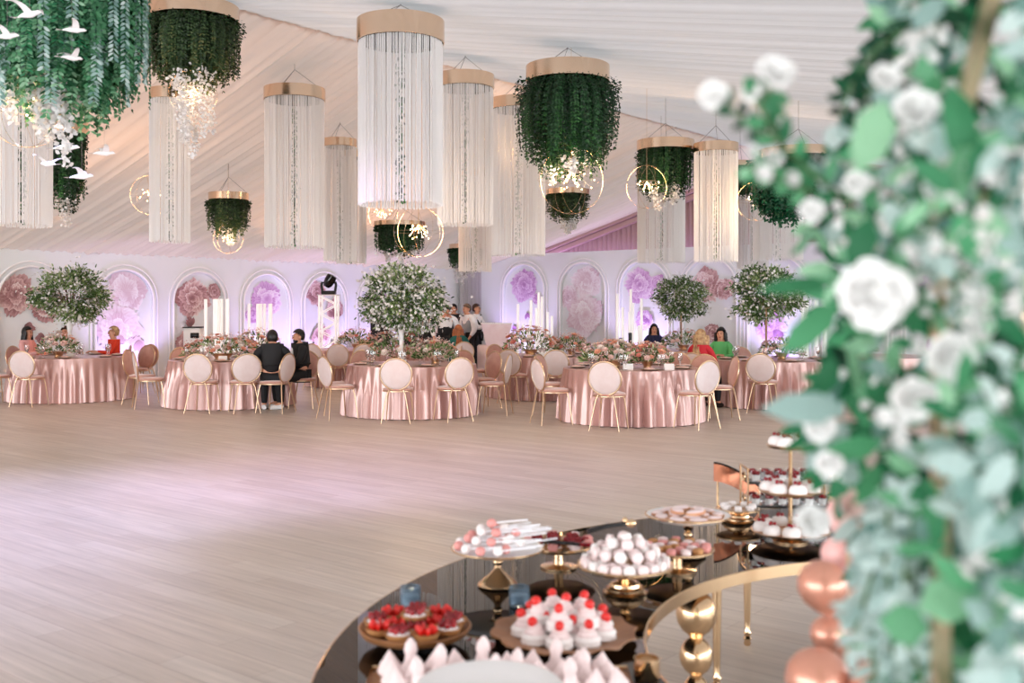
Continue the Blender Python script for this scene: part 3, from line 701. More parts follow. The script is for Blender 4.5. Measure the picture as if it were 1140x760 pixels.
pillars(699, 23.4, 9, 2.05, .58, 'cluster of white candle pillars behind the front table\'s black candles')
pillars(905, 22.5, 7, 1.8, .5, 'cluster of white candle pillars behind the foreground leaves')

# lit truss with a moving-head lamp
t = thing('lighting_truss', 'white square truss tower wrapped in light beside the back table', 'truss', G(366, 24.2))
mb = MB(); hw = .19; zt = 1.92
for sx in (-1, 1):
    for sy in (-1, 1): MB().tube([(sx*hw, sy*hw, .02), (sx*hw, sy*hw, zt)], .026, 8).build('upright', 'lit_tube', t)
for k in range(9):
    z0 = .05+k*zt/9.3; z1 = z0+zt/9.3; s = 1 if k % 2 else -1
    for (ax, ay, bx, by) in ((-1, -1, 1, -1), (-1, 1, 1, 1), (-1, -1, -1, 1), (1, -1, 1, 1)):
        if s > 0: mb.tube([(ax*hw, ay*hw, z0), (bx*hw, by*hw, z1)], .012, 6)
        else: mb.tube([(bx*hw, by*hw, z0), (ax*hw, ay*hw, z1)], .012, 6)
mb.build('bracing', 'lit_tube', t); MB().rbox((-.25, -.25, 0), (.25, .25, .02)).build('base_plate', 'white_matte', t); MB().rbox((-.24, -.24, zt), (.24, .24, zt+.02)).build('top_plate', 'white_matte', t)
h = thing('moving_head_lamp', 'black moving-head stage lamp on top of the white truss', 'stage lamp', G(366, 24.2, 1.94))
MB().rbox((-.16, -.14, 0), (.16, .14, .09), .02).build('base', 'black', h)
MB().tube([(-.15, 0, .08), (-.17, 0, .22), (-.15, 0, .3)], .03, 8).tube([(.15, 0, .08), (.17, 0, .22), (.15, 0, .3)], .03, 8).build('yoke', 'black', h)
MB().lathe([(0, -.13), (.07, -.12), (.11, -.06), (.125, .05), (.12, .17), (.09, .18), (.08, .16), (0, .15)], 18, M4=Matrix.Translation((0, 0, .29)) @ Matrix.Rotation(.5, 4, 'Y')).build('head', 'black_gloss', h)

# black draped boxes, high-backed chair, cabinet, bar
for px, D, w, z, lb in ((424, 25.6, .44, 1.30, 'narrower of two black boxes under the largest flowering tree'), (467, 25.6, .70, 1.42, 'wider of two black boxes under the largest flowering tree, by the pink panel')):
    o = thing('equipment_cabinet', lb, 'cabinet', G(px, D))
    MB().rbox((-w/2, -.3, 0), (w/2, .3, z), .02).build('body', 'linen_dark', o); MB().rbox((-w/2+.04, -.315, .1), (w/2-.04, -.302, z-.06), .005).build('front_panel', 'black', o)
o = thing('high_backed_chair', 'pale pink rounded high-backed armchair between the black box and the waiters', 'chair', G(489, 25.3))
mb = MB(); pr = [(-.3, .3), (-.3, 1.1), (-.22, 1.33), (0, 1.42), (.22, 1.33), (.3, 1.1), (.3, .3)]
n = len(pr); mb.add([(x, .02, z) for x, z in pr]+[(x, .16, z) for x, z in pr], [tuple(range(n)), tuple(range(2*n-1, n-1, -1))]+[(i, i+n, (i+1) % n+n, (i+1) % n) for i in range(n)])
mb.build('backrest', 'pink_acrylic', o, False); MB().rbox((-.3, -.42, .32), (.3, .02, .48), .04).build('seat', 'velvet', o)
for sx in (-.25, .25):
    for sy in (-.36, .1): MB().tube([(sx, sy, .33), (sx*1.05, sy, 0)], .02, 8).build('leg', 'gold_satin', o)
o = thing('sweets_cart', 'pale frosted counter with flared box top beside the waiter with black gloves', 'counter', G(553, 22.6))
mb = MB(); b0, b1, z0, z1 = .23, .33, .82, 1.28
mb.add([(-b0, -.2, z0), (b0, -.2, z0), (b0, .2, z0), (-b0, .2, z0), (-b1, -.28, z1), (b1, -.28, z1), (b1, .28, z1), (-b1, .28, z1)], [(0, 3, 2, 1), (0, 1, 5, 4), (1, 2, 6, 5), (2, 3, 7, 6), (3, 0, 4, 7), (4, 5, 6, 7)])
mb.build('box', 'pink_acrylic', o, False); MB().rbox((-b1-.02, -.3, z1), (b1+.02, .3, z1+.02), .005).build('rim', 'trim_white', o)
MB().rbox((-.42, -.26, .1), (.42, .26, z0), .02).build('body', 'pink_acrylic', o)
for sx in (-.36, .36):
    for sy in (-.2, .2): MB().lathe([(0, 0), (.05, 0), (.05, .1), (0, .1)], 12, o=(sx, sy, 0)).build('wheel', 'white_matte', o)
o = thing('small_cabinet', 'white cabinet with a dark top edge behind the men\'s table', 'cabinet', G(216.5, 21.6))
MB().rbox((-.17, -.2, 0), (.17, .2, 1.21), .01).build('body', 'white_matte', o); MB().rbox((-.19, -.22, 1.21), (.19, .22, 1.235), .005).build('top', 'black', o)
MB().rbox((-.02, -.23, 1.0), (.16, -.2, 1.11), .01).build('display', 'black_gloss', o)

# ------------------------------------------------------------------ things hanging from the canopy
def ceil_at(p):
    d = p-CO; return canopy(d.x*dR.x+d.y*dR.y)
def suspend(mb, z, r, zc):
    """three thin wires gathered to one point at the canopy"""
    zj = min(zc-.03, z+.28)
    for k in range(3):
        a = 2*PI*k/3+.4; mb.tube([(r*math.cos(a), r*math.sin(a), z), (0, 0, zj)], .0035, 5)
    mb.tube([(0, 0, zj), (0, 0, zc)], .0035, 5)
def fringe(px, D, wpx, ytop, ybot, ringpx, label, ring_out=1.06):
    s = F/D; r = wpx/2/s; zt = EYE+(HY-ytop)/s; zb = EYE+(HY-ybot)/s; rh = ringpx/s; p = G(px, D); L = zt-zb
    t = thing('fringe_chandelier', label, 'chandelier', (p.x, p.y, zb), 0, 'hanging fringe cylinders')
    ro = r*ring_out; MB().lathe([(ro-.012, L-rh), (ro, L-rh+.004), (ro, L), (ro-.012, L), (ro-.012, L-rh)], 64).build('ring', 'gold_ring', t)
    mb = MB(); n = int(2*PI*r/.0088)
    for k in range(n):
        if R.random() < .06: continue
        a = 2*PI*(k+R.uniform(-.38, .38))/n; rr = r+R.uniform(-.012, .006); x, y = rr*math.cos(a), rr*math.sin(a)
        zlo = R.uniform(-.012, .012); j = R.uniform(-.010, .010); tx, ty = -math.sin(a), math.cos(a); w = .0052
        q = []
        for z, jj in ((L-rh*.6, 0), (L*.5, j*.7), (zlo, j)):
            for b in range(3):
                c = 2*PI*b/3+a; q.append((x+tx*jj+w*math.cos(c), y+ty*jj+w*math.sin(c), z))
        mb.add(q, [(i*3+b, i*3+(b+1) % 3, (i+1)*3+(b+1) % 3, (i+1)*3+b) for i in range(2) for b in range(3)]+[(0, 2, 1), (6, 7, 8)])
    o = mb.build('fringe', 'string', t, False); o['kind'] = 'stuff'
    # inner garland glimpsed between the strings
    k = int(260*L/2); z = NR.uniform(.03, L*.9, k); a = NR.uniform(0, 2*PI, k); q = NR.random(k)*r*.12
    leafmesh(np.stack([np.cos(a)*q, np.sin(a)*q, z], 1), unit(k)+np.array([0, 0, -1]), unit(k), .05, .03, 'inner_garland', 'leaf_dark', t)
    mb = MB(); suspend(mb, L, ro-.01, ceil_at(p)-zb); mb.tube([(-ro, 0, L-rh*.5), (ro, 0, L-rh*.5)], .004, 5); mb.tube([(0, -ro, L-rh*.5), (0, ro, L-rh*.5)], .004, 5)
    mb.tube([(0, 0, L-rh*.5), (0, 0, .02)], .003, 4); mb.build('hanging_wires', 'wire', t)
    return t
fringe(446, 10.7, 92, 24, 228, 24, 'largest white fringe cylinder, hanging nearest at centre')
fringe(518, 14.6, 61, 84, 250, 15, 'fringe cylinder half hidden right behind the largest one')
fringe(577, 17.0, 59, 111, 284, 12, 'fringe cylinder hanging left of the largest hanging fern basket')
fringe(328, 15.0, 64, 99, 275, 13, 'wide fringe cylinder hanging alone left of the largest one')
fringe(378.5, 17.4, 35, 155, 290, 9, 'narrow fringe cylinder between the two wide ones on the left')
fringe(391, 18.6, 32, 168, 293, 8, 'narrow fringe cylinder peeking out from behind the narrow left one')
fringe(189.5, 13.8, 43, 100, 269, 12, 'fringe cylinder hanging below the gold-ringed fern basket on the left')
fringe(25, 12.6, 61, 88, 251, 14, 'fringe cylinder at the left edge below the big fern cloud')
fringe(529, 20.8, 36, 190, 302, 8, 'low far fringe cylinder behind the centre pair')
fringe(797, 15.8, 47, 160, 291, 10, 'bright fringe cylinder directly left of the foreground white roses')
fringe(736, 19.5, 52, 190, 292, 9, 'pinkish fringe cylinder below the fern basket right of centre')
fringe(866, 20.0, 54, 200, 289, 9, 'fringe cylinder hanging behind the right fern basket')
fringe(838, 22.5, 34, 195, 299, 8, 'low far fringe cylinder between the two right ones')

def basket(px, D, ringw, ytop, ringh, ybot, plantw, label, m='leaf_dark', nstr=150, leaf=.045, sp=.03, white=0, wlen=.3, seed=0, lights=0, ragged=.28, flare=1.0):
    s = F/D; r = ringw/2/s; rp = plantw/2/s; zt = EYE+(HY-ytop)/s; zb = EYE+(HY-ybot)/s; rh = ringh/s; p = G(px, D); L = zt-zb
    t = thing('hanging_fern_basket', label, 'hanging plant', (p.x, p.y, zb), 0, 'hanging fern baskets')
    MB().lathe([(r-.012, L-rh), (r, L-rh+.004), (r, L), (r-.012, L), (r-.012, L-rh)], 56).build('ring', 'gold_ring', t)
    mb = MB(); suspend(mb, L, r-.01, ceil_at(p)-zb); mb.build('hanging_wires', 'wire', t)
    P = []; Dv = []; T = []
    st = MB(); zt_ = L-rh
    for k in range(int(nstr*1.5)):
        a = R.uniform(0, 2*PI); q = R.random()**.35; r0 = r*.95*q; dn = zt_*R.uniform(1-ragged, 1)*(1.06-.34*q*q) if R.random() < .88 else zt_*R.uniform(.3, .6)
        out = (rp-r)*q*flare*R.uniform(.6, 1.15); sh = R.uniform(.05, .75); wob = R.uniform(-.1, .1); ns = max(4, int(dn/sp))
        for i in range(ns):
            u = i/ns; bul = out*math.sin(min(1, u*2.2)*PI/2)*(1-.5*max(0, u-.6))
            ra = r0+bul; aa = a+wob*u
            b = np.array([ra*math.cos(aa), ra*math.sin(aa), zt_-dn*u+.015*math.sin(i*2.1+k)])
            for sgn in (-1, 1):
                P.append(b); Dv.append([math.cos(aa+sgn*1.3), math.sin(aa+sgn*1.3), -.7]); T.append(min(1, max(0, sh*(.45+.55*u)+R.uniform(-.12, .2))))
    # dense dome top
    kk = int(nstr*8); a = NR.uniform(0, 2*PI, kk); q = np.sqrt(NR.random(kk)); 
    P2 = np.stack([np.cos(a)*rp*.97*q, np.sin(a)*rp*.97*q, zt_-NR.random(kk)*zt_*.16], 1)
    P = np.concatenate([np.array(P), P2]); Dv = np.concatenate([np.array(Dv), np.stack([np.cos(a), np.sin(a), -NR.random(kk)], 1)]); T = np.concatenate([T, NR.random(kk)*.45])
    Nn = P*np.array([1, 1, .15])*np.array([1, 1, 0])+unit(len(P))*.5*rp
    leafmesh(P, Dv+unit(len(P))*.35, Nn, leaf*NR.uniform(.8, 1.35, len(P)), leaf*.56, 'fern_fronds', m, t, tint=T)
    if white:
        P = []; 
        for k in range(white):
            a = -PI/2+R.uniform(-1.1, 1.1); rr = rp*R.uniform(.2, .8); x, y = rr*math.cos(a), rr*math.sin(a); z0 = zt_*R.uniform(.15, .4); n = int(90*max(1, wlen*1.5)); ln = wlen*R.uniform(.6, 1.1)
            for i in range(n):
                u = R.random(); w = .055*(1-u*.75); P.append((x+R.gauss(0, w)+.05*u, y+R.gauss(0, w), z0-ln*u))
        k = len(P); o = leafmesh(np.array(P), unit(k), unit(k), .042, .04, 'white_blossom', 'petal_white', t); o['kind'] = 'stuff'
    return t
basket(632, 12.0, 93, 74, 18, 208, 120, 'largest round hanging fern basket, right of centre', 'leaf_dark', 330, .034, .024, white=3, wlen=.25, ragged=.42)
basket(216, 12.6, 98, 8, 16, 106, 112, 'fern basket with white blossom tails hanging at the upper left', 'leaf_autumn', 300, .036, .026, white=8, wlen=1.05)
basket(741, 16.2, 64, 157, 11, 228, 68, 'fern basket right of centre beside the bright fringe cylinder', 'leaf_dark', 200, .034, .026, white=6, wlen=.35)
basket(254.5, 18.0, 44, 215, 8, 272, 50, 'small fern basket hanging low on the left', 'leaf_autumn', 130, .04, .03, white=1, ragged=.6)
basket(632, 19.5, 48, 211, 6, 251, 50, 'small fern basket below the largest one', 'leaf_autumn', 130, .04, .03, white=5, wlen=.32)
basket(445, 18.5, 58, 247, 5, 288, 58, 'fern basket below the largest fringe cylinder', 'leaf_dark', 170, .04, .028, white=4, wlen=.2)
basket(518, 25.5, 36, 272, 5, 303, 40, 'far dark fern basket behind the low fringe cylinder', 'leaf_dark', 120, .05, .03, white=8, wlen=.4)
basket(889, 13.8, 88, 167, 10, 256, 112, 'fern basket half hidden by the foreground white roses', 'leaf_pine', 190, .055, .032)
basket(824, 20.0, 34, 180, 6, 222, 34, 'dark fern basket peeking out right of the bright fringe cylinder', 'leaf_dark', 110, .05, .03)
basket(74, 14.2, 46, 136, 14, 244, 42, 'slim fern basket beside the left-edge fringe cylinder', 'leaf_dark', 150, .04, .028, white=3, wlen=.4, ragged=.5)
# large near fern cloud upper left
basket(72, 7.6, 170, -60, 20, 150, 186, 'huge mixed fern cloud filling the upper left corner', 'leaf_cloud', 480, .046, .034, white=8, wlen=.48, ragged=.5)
p = G(72, 7.6); root = [o for o in C.objects if o.get('label', '').startswith('huge mixed')][0]
P = []; Dv = []; T = []
for k in range(46):
    a = R.uniform(-PI, .2); rr = .60*R.uniform(.7, 1.03); x, y = rr*math.cos(a), rr*math.sin(a); ln = R.uniform(.35, .9); z0 = 1.30-R.uniform(0, .35)
    for i in range(int(ln/.03)):
        for s in (-1, 1): P.append((x, y, z0-i*.03)); Dv.append((s*math.sin(a), -s*math.cos(a), -.8)); T.append(R.random())
leafmesh(np.array(P), np.array(Dv), unit(len(P))+np.array([0, -1, 0]), .055, .026, 'sage_tails', 'leaf_sage', root, tint=T)
P = []; Dv = []; T = []
for k in range(60):
    a = R.uniform(-PI, .4); rr = .60*R.uniform(.5, 1.05); x, y = rr*math.cos(a), rr*math.sin(a); ln = R.uniform(.25, .95); z0 = 1.3-R.uniform(0, .3)
    for i in range(int(ln/.028)):
        for s in (-1, 1): P.append((x, y, z0-i*.028)); Dv.append((s*math.sin(a), -s*math.cos(a), -.5)); T.append(R.random())
leafmesh(np.array(P), np.array(Dv), unit(len(P))+np.array([0, -1, 0]), .05, .018, 'pine_fronds', 'leaf_pine', root, tint=T)

# wire globes with tiny lamps
def globe(px, py, D, rpx, label, nb=16, e=16):
    s = F/D; r = rpx/s; p = W(px, py, D); t = thing('wire_globe_lamp', label, 'lamp', p, 0, 'gold wire globe lamps')
    mb = MB(); w = .0014
    for k in range(4):
        M4 = Matrix.Rotation(PI*k/4+.3, 4, 'Z') @ Matrix.Rotation(.25*math.sin(k*2), 4, 'X')
        mb.tube([M4 @ Vector((r*math.cos(2*PI*i/40), 0, r*math.sin(2*PI*i/40))) for i in range(40)], w, 5, closed=True)
    mb.tube([(r*math.cos(2*PI*i/40), r*math.sin(2*PI*i/40), 0) for i in range(40)], w, 5, closed=True); mb.build('wire_cage', 'gold', t)
    mb = MB(); bl = MB()
    for k in range(nb):
        a = 2.4*k; q = r*(.25+.45*((k*5) % nb)/nb); z = r*(.25*math.sin(k*1.7)); e_ = Vector((q*math.cos(a), q*math.sin(a), z))
        mb.tube([(0, 0, r*.3), e_*.6+Vector((0, 0, .05)), e_], .0025, 4); bl.ball(e_, .008, 8, 6)
    mb.tube([(0, 0, r*.3), (0, 0, r)], .005, 5); mb.tube([(0, 0, r), (0, 0, ceil_at(p)-p.z)], .003, 4)
    mb.build('stems', 'gold', t); o = bl.build('bulbs', 'bulb', t); o['kind'] = 'stuff'
    l = light('POINT', 'globe_glow', p+Vector((0, 0, -.02)), e, WARM, .12); return t
globe(636, 200, 12.0, 38, 'wire globe lamp under the largest hanging fern basket', 22, 26)
globe(720, 208, 15.2, 24, 'wire globe lamp left of the fern basket right of centre', 14, 18)
globe(168, 217, 16.0, 22, 'wire globe lamp left of the left fringe cylinder', 18, 14)
globe(466, 258, 13.0, 28, 'wire globe lamp below the largest fringe cylinder', 20, 22)
globe(842, 224, 15.0, 22, 'wire globe lamp left of the right fern basket', 14, 18)
globe(425, 238, 20.5, 18, 'wire globe lamp seen through below the largest fringe cylinder', 14, 24)
globe(215, 104, 12.6, 26, 'wire globe lamp glowing in the blossom-tailed fern basket', 12, 10)
globe(254, 266, 18.0, 16, 'wire globe lamp under the small low fern basket on the left', 10, 12)
globe(30, 120, 7.6, 44, 'wire globe lamp in the huge fern cloud', 12, 6)
globe(552, 168, 17.6, 20, 'wire globe lamp between the centre fringe cylinders', 10, 20)

# white bird ornaments on threads
def make_bird():
    t = thing('bird_ornament', '', 'ornament', (0, 0, 0), 0, 'white bird ornaments')
    MB().tube([(-.10, 0, .0), (-.07, 0, .008), (-.03, 0, .012), (.02, 0, .012), (.055, 0, .018), (.075, 0, .022), (.098, 0, .018)], [.004, .012, .022, .024, .016, .015, .003], 10).build('body', 'porcelain', t)
    for s in (-1, 1):
        mb = MB(); n = 6; vs = []
        for i in range(n+1):
            u = i/n; y = s*(.015+.16*u); ch = .05*(1-u**1.5)+.006; x = .01-.05*u*u; z = .018+.055*math.sin(u*2.2)
            vs += [(x+ch*.5, y, z), (x-ch*.6, y, z-.004), (x+ch*.3, y, z+.005)]
        mb.add(vs, [(3*i, 3*i+3, 3*i+4, 3*i+1) for i in range(n)]+[(3*i, 3*i+2, 3*i+5, 3*i+3) for i in range(n)]+[(3*i+2, 3*i+1, 3*i+4, 3*i+5) for i in range(n)]).build('wing', 'porcelain', t)
    MB().add([(-.09, 0, .004), (-.15, -.025, .0), (-.145, 0, .003), (-.15, .025, 0), (-.12, 0, -.004)], [(0, 1, 2), (0, 2, 3), (0, 4, 1), (0, 3, 4), (1, 4, 2), (2, 4, 3)]).build('tail', 'porcelain', t)
    return t
b0 = make_bird(); 
for i, (px, py, D, rz, sc, lb) in enumerate(((74, 166, 8.2, .3, 1.0, 'white bird ornament against the slim dark basket, upper one'), (91, 198, 8.6, .2, .95, 'white bird ornament against the slim dark basket, lower one'),
        (116, 172, 9.5, .6, 1.0, 'faint white bird ornament against the canopy right of the slim basket'), (54, 184, 8.8, 2.6, 1.0, 'white bird ornament before the left-edge fringe cylinder'),
        (33, 18, 6.7, -.3, .95, 'large bird ornament at the very top left'), (80, 66, 6.7, .9, .75, 'bird ornament in the middle of the fern cloud, lower one'),
        (83, 35, 6.7, .5, .75, 'bird ornament in the middle of the fern cloud, upper one'), (8, 42, 6.7, 0, .8, 'bird ornament at the left picture edge in the fern cloud'), (70, 142, 8.0, .1, .9, 'white bird ornament just under the fern cloud'))):
    p = W(px, py, D)
    if i == 0: b0.location = p; b0.rotation_euler = (0, 0, rz); b0.scale = (sc,)*3; b0['label'] = lb; b = b0
    else: b = dup(b0, p, rz, lb, scale=sc)
for b in [o for o in C.objects if o.name.startswith('bird_ornament')]:
    MB().tube([(0, 0, .02), (0, 0, (ceil_at(b.location)-b.location.z-.04)/b.scale.x)], .0012, 4).build('thread', 'wire', b)

# ------------------------------------------------------------------ people
def skin(name, pts, edges, m, parent, sub=2):
    """one continuous surface grown over a joint skeleton; pts: name -> (x, y, z, radius)"""
    bm = bmesh.new(); ly = bm.verts.layers.skin.verify(); ks = list(pts); d = {}
    for i, k in enumerate(ks):
        x, y, z, r = pts[k][:4]; v = bm.verts.new((x, y, z)); rr = r if hasattr(r, '__len__') else (r, r)
        v[ly].radius = rr; v[ly].use_root = (i == 0); d[k] = v
    for a, b in edges: bm.edges.new((d[a], d[b]))
    me = bpy.data.meshes.new(name); bm.to_mesh(me); bm.free(); me.materials.append(MATS[m])
    o = bpy.data.objects.new(name, me); C.objects.link(o); o.parent = parent
    s = o.modifiers.new('skin', 'SKIN'); s.use_smooth_shade = True
    if sub: q = o.modifiers.new('sub', 'SUBSURF'); q.levels = sub; q.render_levels = sub
    return o
def person(label, px, D, head, pose, skinm='skin', top='cloth_black', bottom='cloth_black', shirt=None, hair=('short', 'hair_black'), arms=None, fem=False, lean=0.0, turn=0.0, zoff=0, shoes='black', gloves=False, beard=False, apron=None):
    t = thing('person', label, 'person', G(px, D, zoff), head)
    sw = .165 if fem else .205; k = .93 if fem else 1.06
    sit = pose == 'sit'; ph = .56 if sit else .95*k
    ln = lean; sl = math.sin(ln); cl_ = math.cos(ln)
    def up(h, x=0, y=0): return (x, y*cl_+h*sl, ph+h*cl_-y*sl)     # point above the pelvis, bent forward by lean
    J = {}
    J['pelvis'] = (0, 0, ph, (.115*k, .095*k)); J['belly'] = (*up(.16), (.125*k, .09)); J['chest'] = (*up(.33, 0, .0), (.155*k, .11*k)); J['neckb'] = (*up(.46), (.07, .06)); 
    J['neck'] = (*up(.492, 0, .01), .052); J['jaw'] = (*up(.530, 0, .035), (.062, .056)); J['head'] = (*up(.600, 0, .02), (.080, .088)); J['crown'] = (*up(.665, 0, .005), (.066, .072))
    J['nose'] = (*up(.580, 0, .118), .012)
    E = [('pelvis', 'belly'), ('belly', 'chest'), ('chest', 'neckb'), ('neckb', 'neck'), ('neck', 'jaw'), ('jaw', 'head'), ('head', 'crown'), ('head', 'nose')]
    arms = arms or {}
    for s, n in ((-1, 'l'), (1, 'r')):
        J['sh'+n] = (*up(.395, s*sw), .046*k)
        if sit: el, ha = arms.get(n, ((s*(sw+.05), .10, ph+.20), (s*.10, .36, .80)))
        else: el, ha = arms.get(n, ((s*(sw+.07), .02, ph+.13), (s*(sw+.05), .16, ph-.06)))
        J['el'+n] = (*el, .040*k); hv = Vector(ha); ev = Vector(el); dn = (hv-ev).normalized(); wr = hv-dn*.03
        J['wr'+n] = (*wr, .026); pm = hv+dn*.04; J['pm'+n] = (*pm, (.032, .018)); E += [('neckb', 'sh'+n), ('sh'+n, 'el'+n), ('el'+n, 'wr'+n), ('wr'+n, 'pm'+n)]
        sd = dn.cross(Vector((0, 0, 1))); sd = sd.normalized() if sd.length > .1 else Vector((1, 0, 0)); dw = dn.cross(sd).normalized()
        if dw.z > 0: dw = -dw
        for f, (off, l) in enumerate(((-.030, .068), (-.010, .080), (.010, .075), (.028, .058))):
            a = pm+sd*off+dn*.03; b = a+dn*l*.5+dw*.012; c = b+dn*l*.4+dw*.028
            J['f%d%s' % (f, n)] = (*a, .010); J['g%d%s' % (f, n)] = (*b, .009); J['h%d%s' % (f, n)] = (*c, .007); E += [('pm'+n, 'f%d%s' % (f, n)), ('f%d%s' % (f, n), 'g%d%s' % (f, n)), ('g%d%s' % (f, n), 'h%d%s' % (f, n))]
        a = wr+dn*.02-sd*s*.038; b = a+dn*.045-sd*s*.012+dw*.012; J['ta'+n] = (*a, .012); J['tb'+n] = (*b, .009); E += [('wr'+n, 'ta'+n), ('ta'+n, 'tb'+n)]
        J['hip'+n] = (s*.09*k, .02, ph-.03, .08*k)
        if sit: J['kn'+n] = (s*.13, .42, .50, .062*k); J['an'+n] = (s*.13, .40, .09, .038); J['to'+n] = (s*.14, .55, .035, .03)
        else: J['kn'+n] = (s*.10, .02, .49*k, .058*k); J['an'+n] = (s*.10, -.01, .09, .038); J['to'+n] = (s*.12, .14, .035, .03)
        E += [('pelvis', 'hip'+n), ('hip'+n, 'kn'+n), ('kn'+n, 'an'+n), ('an'+n, 'to'+n)]
    skin('body', J, E, skinm, t, 2)
    def sub(names, grow): return {n: (*J[n][:3], tuple(q+grow for q in (J[n][3] if hasattr(J[n][3], '__len__') else (J[n][3],)*2))) for n in names}
    # jacket / blouse
    tp = sub(['chest', 'belly', 'pelvis', 'neckb', 'shl', 'ell', 'shr', 'elr'], .017 if fem else .030)
    for n in 'lr': w = Vector(J['wr'+n][:3]); e_ = Vector(J['el'+n][:3]); q = w+(e_-w)*.12; tp['cf'+n] = (*q, .036)
    if apron:
        for q_ in ('chest', 'belly'): tp[q_] = (*J[q_][:3], tuple(v+.004 for v in J[q_][3]))
    tp['neckb'] = (*J['neckb'][:3], (.075, .065)); tp['pelvis'] = (0, 0, ph+.03, (.125*k, .11))
    jk_ = skin('jacket' if shirt else 'blouse', tp, [('chest', 'belly'), ('belly', 'pelvis'), ('chest', 'neckb'), ('neckb', 'shl'), ('shl', 'ell'), ('ell', 'cfl'), ('neckb', 'shr'), ('shr', 'elr'), ('elr', 'cfr')], top, t, 2)
    if shirt:
        q = [Vector(up(.45, 0, .085)), Vector(up(.34, 0, .150)), Vector(up(.12, 0, .128))]
        MB().tube(q, [.035, .045, .03], 10).build('shirt', shirt, jk_)
    if apron:                                                          # waistcoat over white sleeves
        ap = sub(['chest', 'belly', 'pelvis'], .04 if fem else .055); ap['sl'] = (*up(.43, -.10), .065); ap['sr'] = (*up(.43, .10), .065)
        wc_ = skin('waistcoat', ap, [('chest', 'belly'), ('belly', 'pelvis'), ('chest', 'sl'), ('chest', 'sr')], apron, t, 2)
        nk = Vector(up(.455, 0, .125)); MB().add([nk+Vector(v) for v in ((-.05, 0, .02), (-.05, 0, -.02), (0, .012, 0), (.05, 0, .02), (.05, 0, -.02), (0, -.008, .008))], [(0, 1, 2), (3, 2, 4), (0, 2, 5), (5, 2, 3)]).build('bow_tie', 'black', wc_, False)
    tr = sub(['pelvis', 'hipl', 'knl', 'hipr', 'knr'], .014)
    for n in 'lr': tr['an'+n] = (*J['an'+n][:3], .048)
    skin('trousers', tr, [('pelvis', 'hipl'), ('hipl', 'knl'), ('knl', 'anl'), ('pelvis', 'hipr'), ('hipr', 'knr'), ('knr', 'anr')], bottom, t, 2)
    for n in 'lr':
        a = Vector(J['an'+n][:3]); b = Vector(J['to'+n][:3])
        MB().tube([(a.x, a.y-.05, .045), (a.x, a.y, .05), (b.x, b.y-.05, .042), (b.x, b.y+.02, .034)], [.034, .045, .042, .028], 10).build('shoe', shoes, t)
    if gloves:
        for n in 'lr':
            w = Vector(J['pm'+n][:3]); MB().ball(w, (.05, .05, .04), 8, 6).build('glove', 'black', t)
    # face
    def hp(h, x=0, y=0): return Vector(up(h, x, y))
    for s in (-1, 1):
        MB().ball(hp(.600, s*.030, .099), .0085, 8, 6).build('eye', 'eye', t)
        MB().tube([hp(.623, s*.016, .103), hp(.628, s*.032, .101), hp(.621, s*.048, .090)], .004, 5).build('eyebrow', 'hair_black', t)
        MB().ball(hp(.587, s*.086, .008), (.012, .022, .03), 8, 6).build('ear', skinm, t)
    MB().tube([hp(.539, -.024, .088), hp(.541, 0, .098), hp(.539, .024, .088)], [.004, .007, .004], 6).build('mouth', 'lip', t)
    # hair: a cap open at the face, plus length
    kind, hm = hair; hb = MB(); c = hp(.615, 0, .004); seg, rings = 20, 12; vs = []; keep = {}
    Rl = Matrix.Rotation(-ln, 4, 'X')
    for i in range(rings+1):
        ph_ = PI*i/rings
        for j in range(seg):
            a = 2*PI*j/seg; k2 = 1+R.uniform(-.02, .03)
            v = Vector((.088*math.sin(ph_)*math.cos(a)*k2, .106*math.sin(ph_)*math.sin(a)*k2, .112*math.cos(ph_)*k2))
            vs.append(c+(Rl.to_3x3() @ v)); keep[(i, j)] = not ((v.y > .035 and v.z < .045) or v.z < (-.085 if v.y < -.01 else -.055) or (v.y > .02 and v.z < .01 and kind == 'short'))
    fs = [(i*seg+j, i*seg+(j+1) % seg, (i+1)*seg+(j+1) % seg, (i+1)*seg+j) for i in range(rings) for j in range(seg) if keep[(i, j)] and keep[(i+1, j)] and keep[(i, (j+1) % seg)] and keep[(i+1, (j+1) % seg)]]
    hb.add(vs, fs)
    if kind in ('long', 'curly'):
        nlk = 26 if kind == 'long' else 40
        for q in range(nlk):
            a = PI+PI*q/(nlk-1)+0; x = .085*math.cos(a); y = .085*math.sin(a)*.9+.01
            if abs(x) > .05: y += .03
            L = .34 if kind == 'long' else .40; pts = []; n = 8
            for i in range(n+1):
                u = i/n; w = (.012 if kind == 'long' else .026)*math.sin(u*9+q*1.3)
                o_ = 1+.35*u; pts.append(hp(.625-L*u, x*o_+w, y*o_-.015*u+w*.6))
            hb.tube(pts, [.020]*n+[.006], 6)
    if kind == 'bun': hb.ball(hp(.655, 0, -.10), .05, 12, 8)
    hb.build('hair', hm, t)
    if beard: MB().ball(hp(.535, 0, .050), (.060, .056, .045), 12, 8).build('beard', 'hair_black', t)
    return t
def face(deg): return -math.radians(deg)       # 0 looks away from the camera, 90 to the right, 180 at the camera
person('woman with long black hair in a pale pink blouse at the far-left table', 30, 19.15, face(100), 'sit', top='cloth_pink', bottom='cloth_white', hair=('long', 'hair_black'), fem=True)
person('person with dark hair sitting behind the flowers of the far-left table', 73, 19.75, face(180), 'sit', top='cloth_white', hair=('bun', 'hair_brown'), fem=True)
person('short-haired blonde woman in an orange-red jacket facing left', 127, 19.55, face(-115), 'sit', top='cloth_orange', bottom='cloth_black', hair=('short', 'hair_blond'), fem=True)
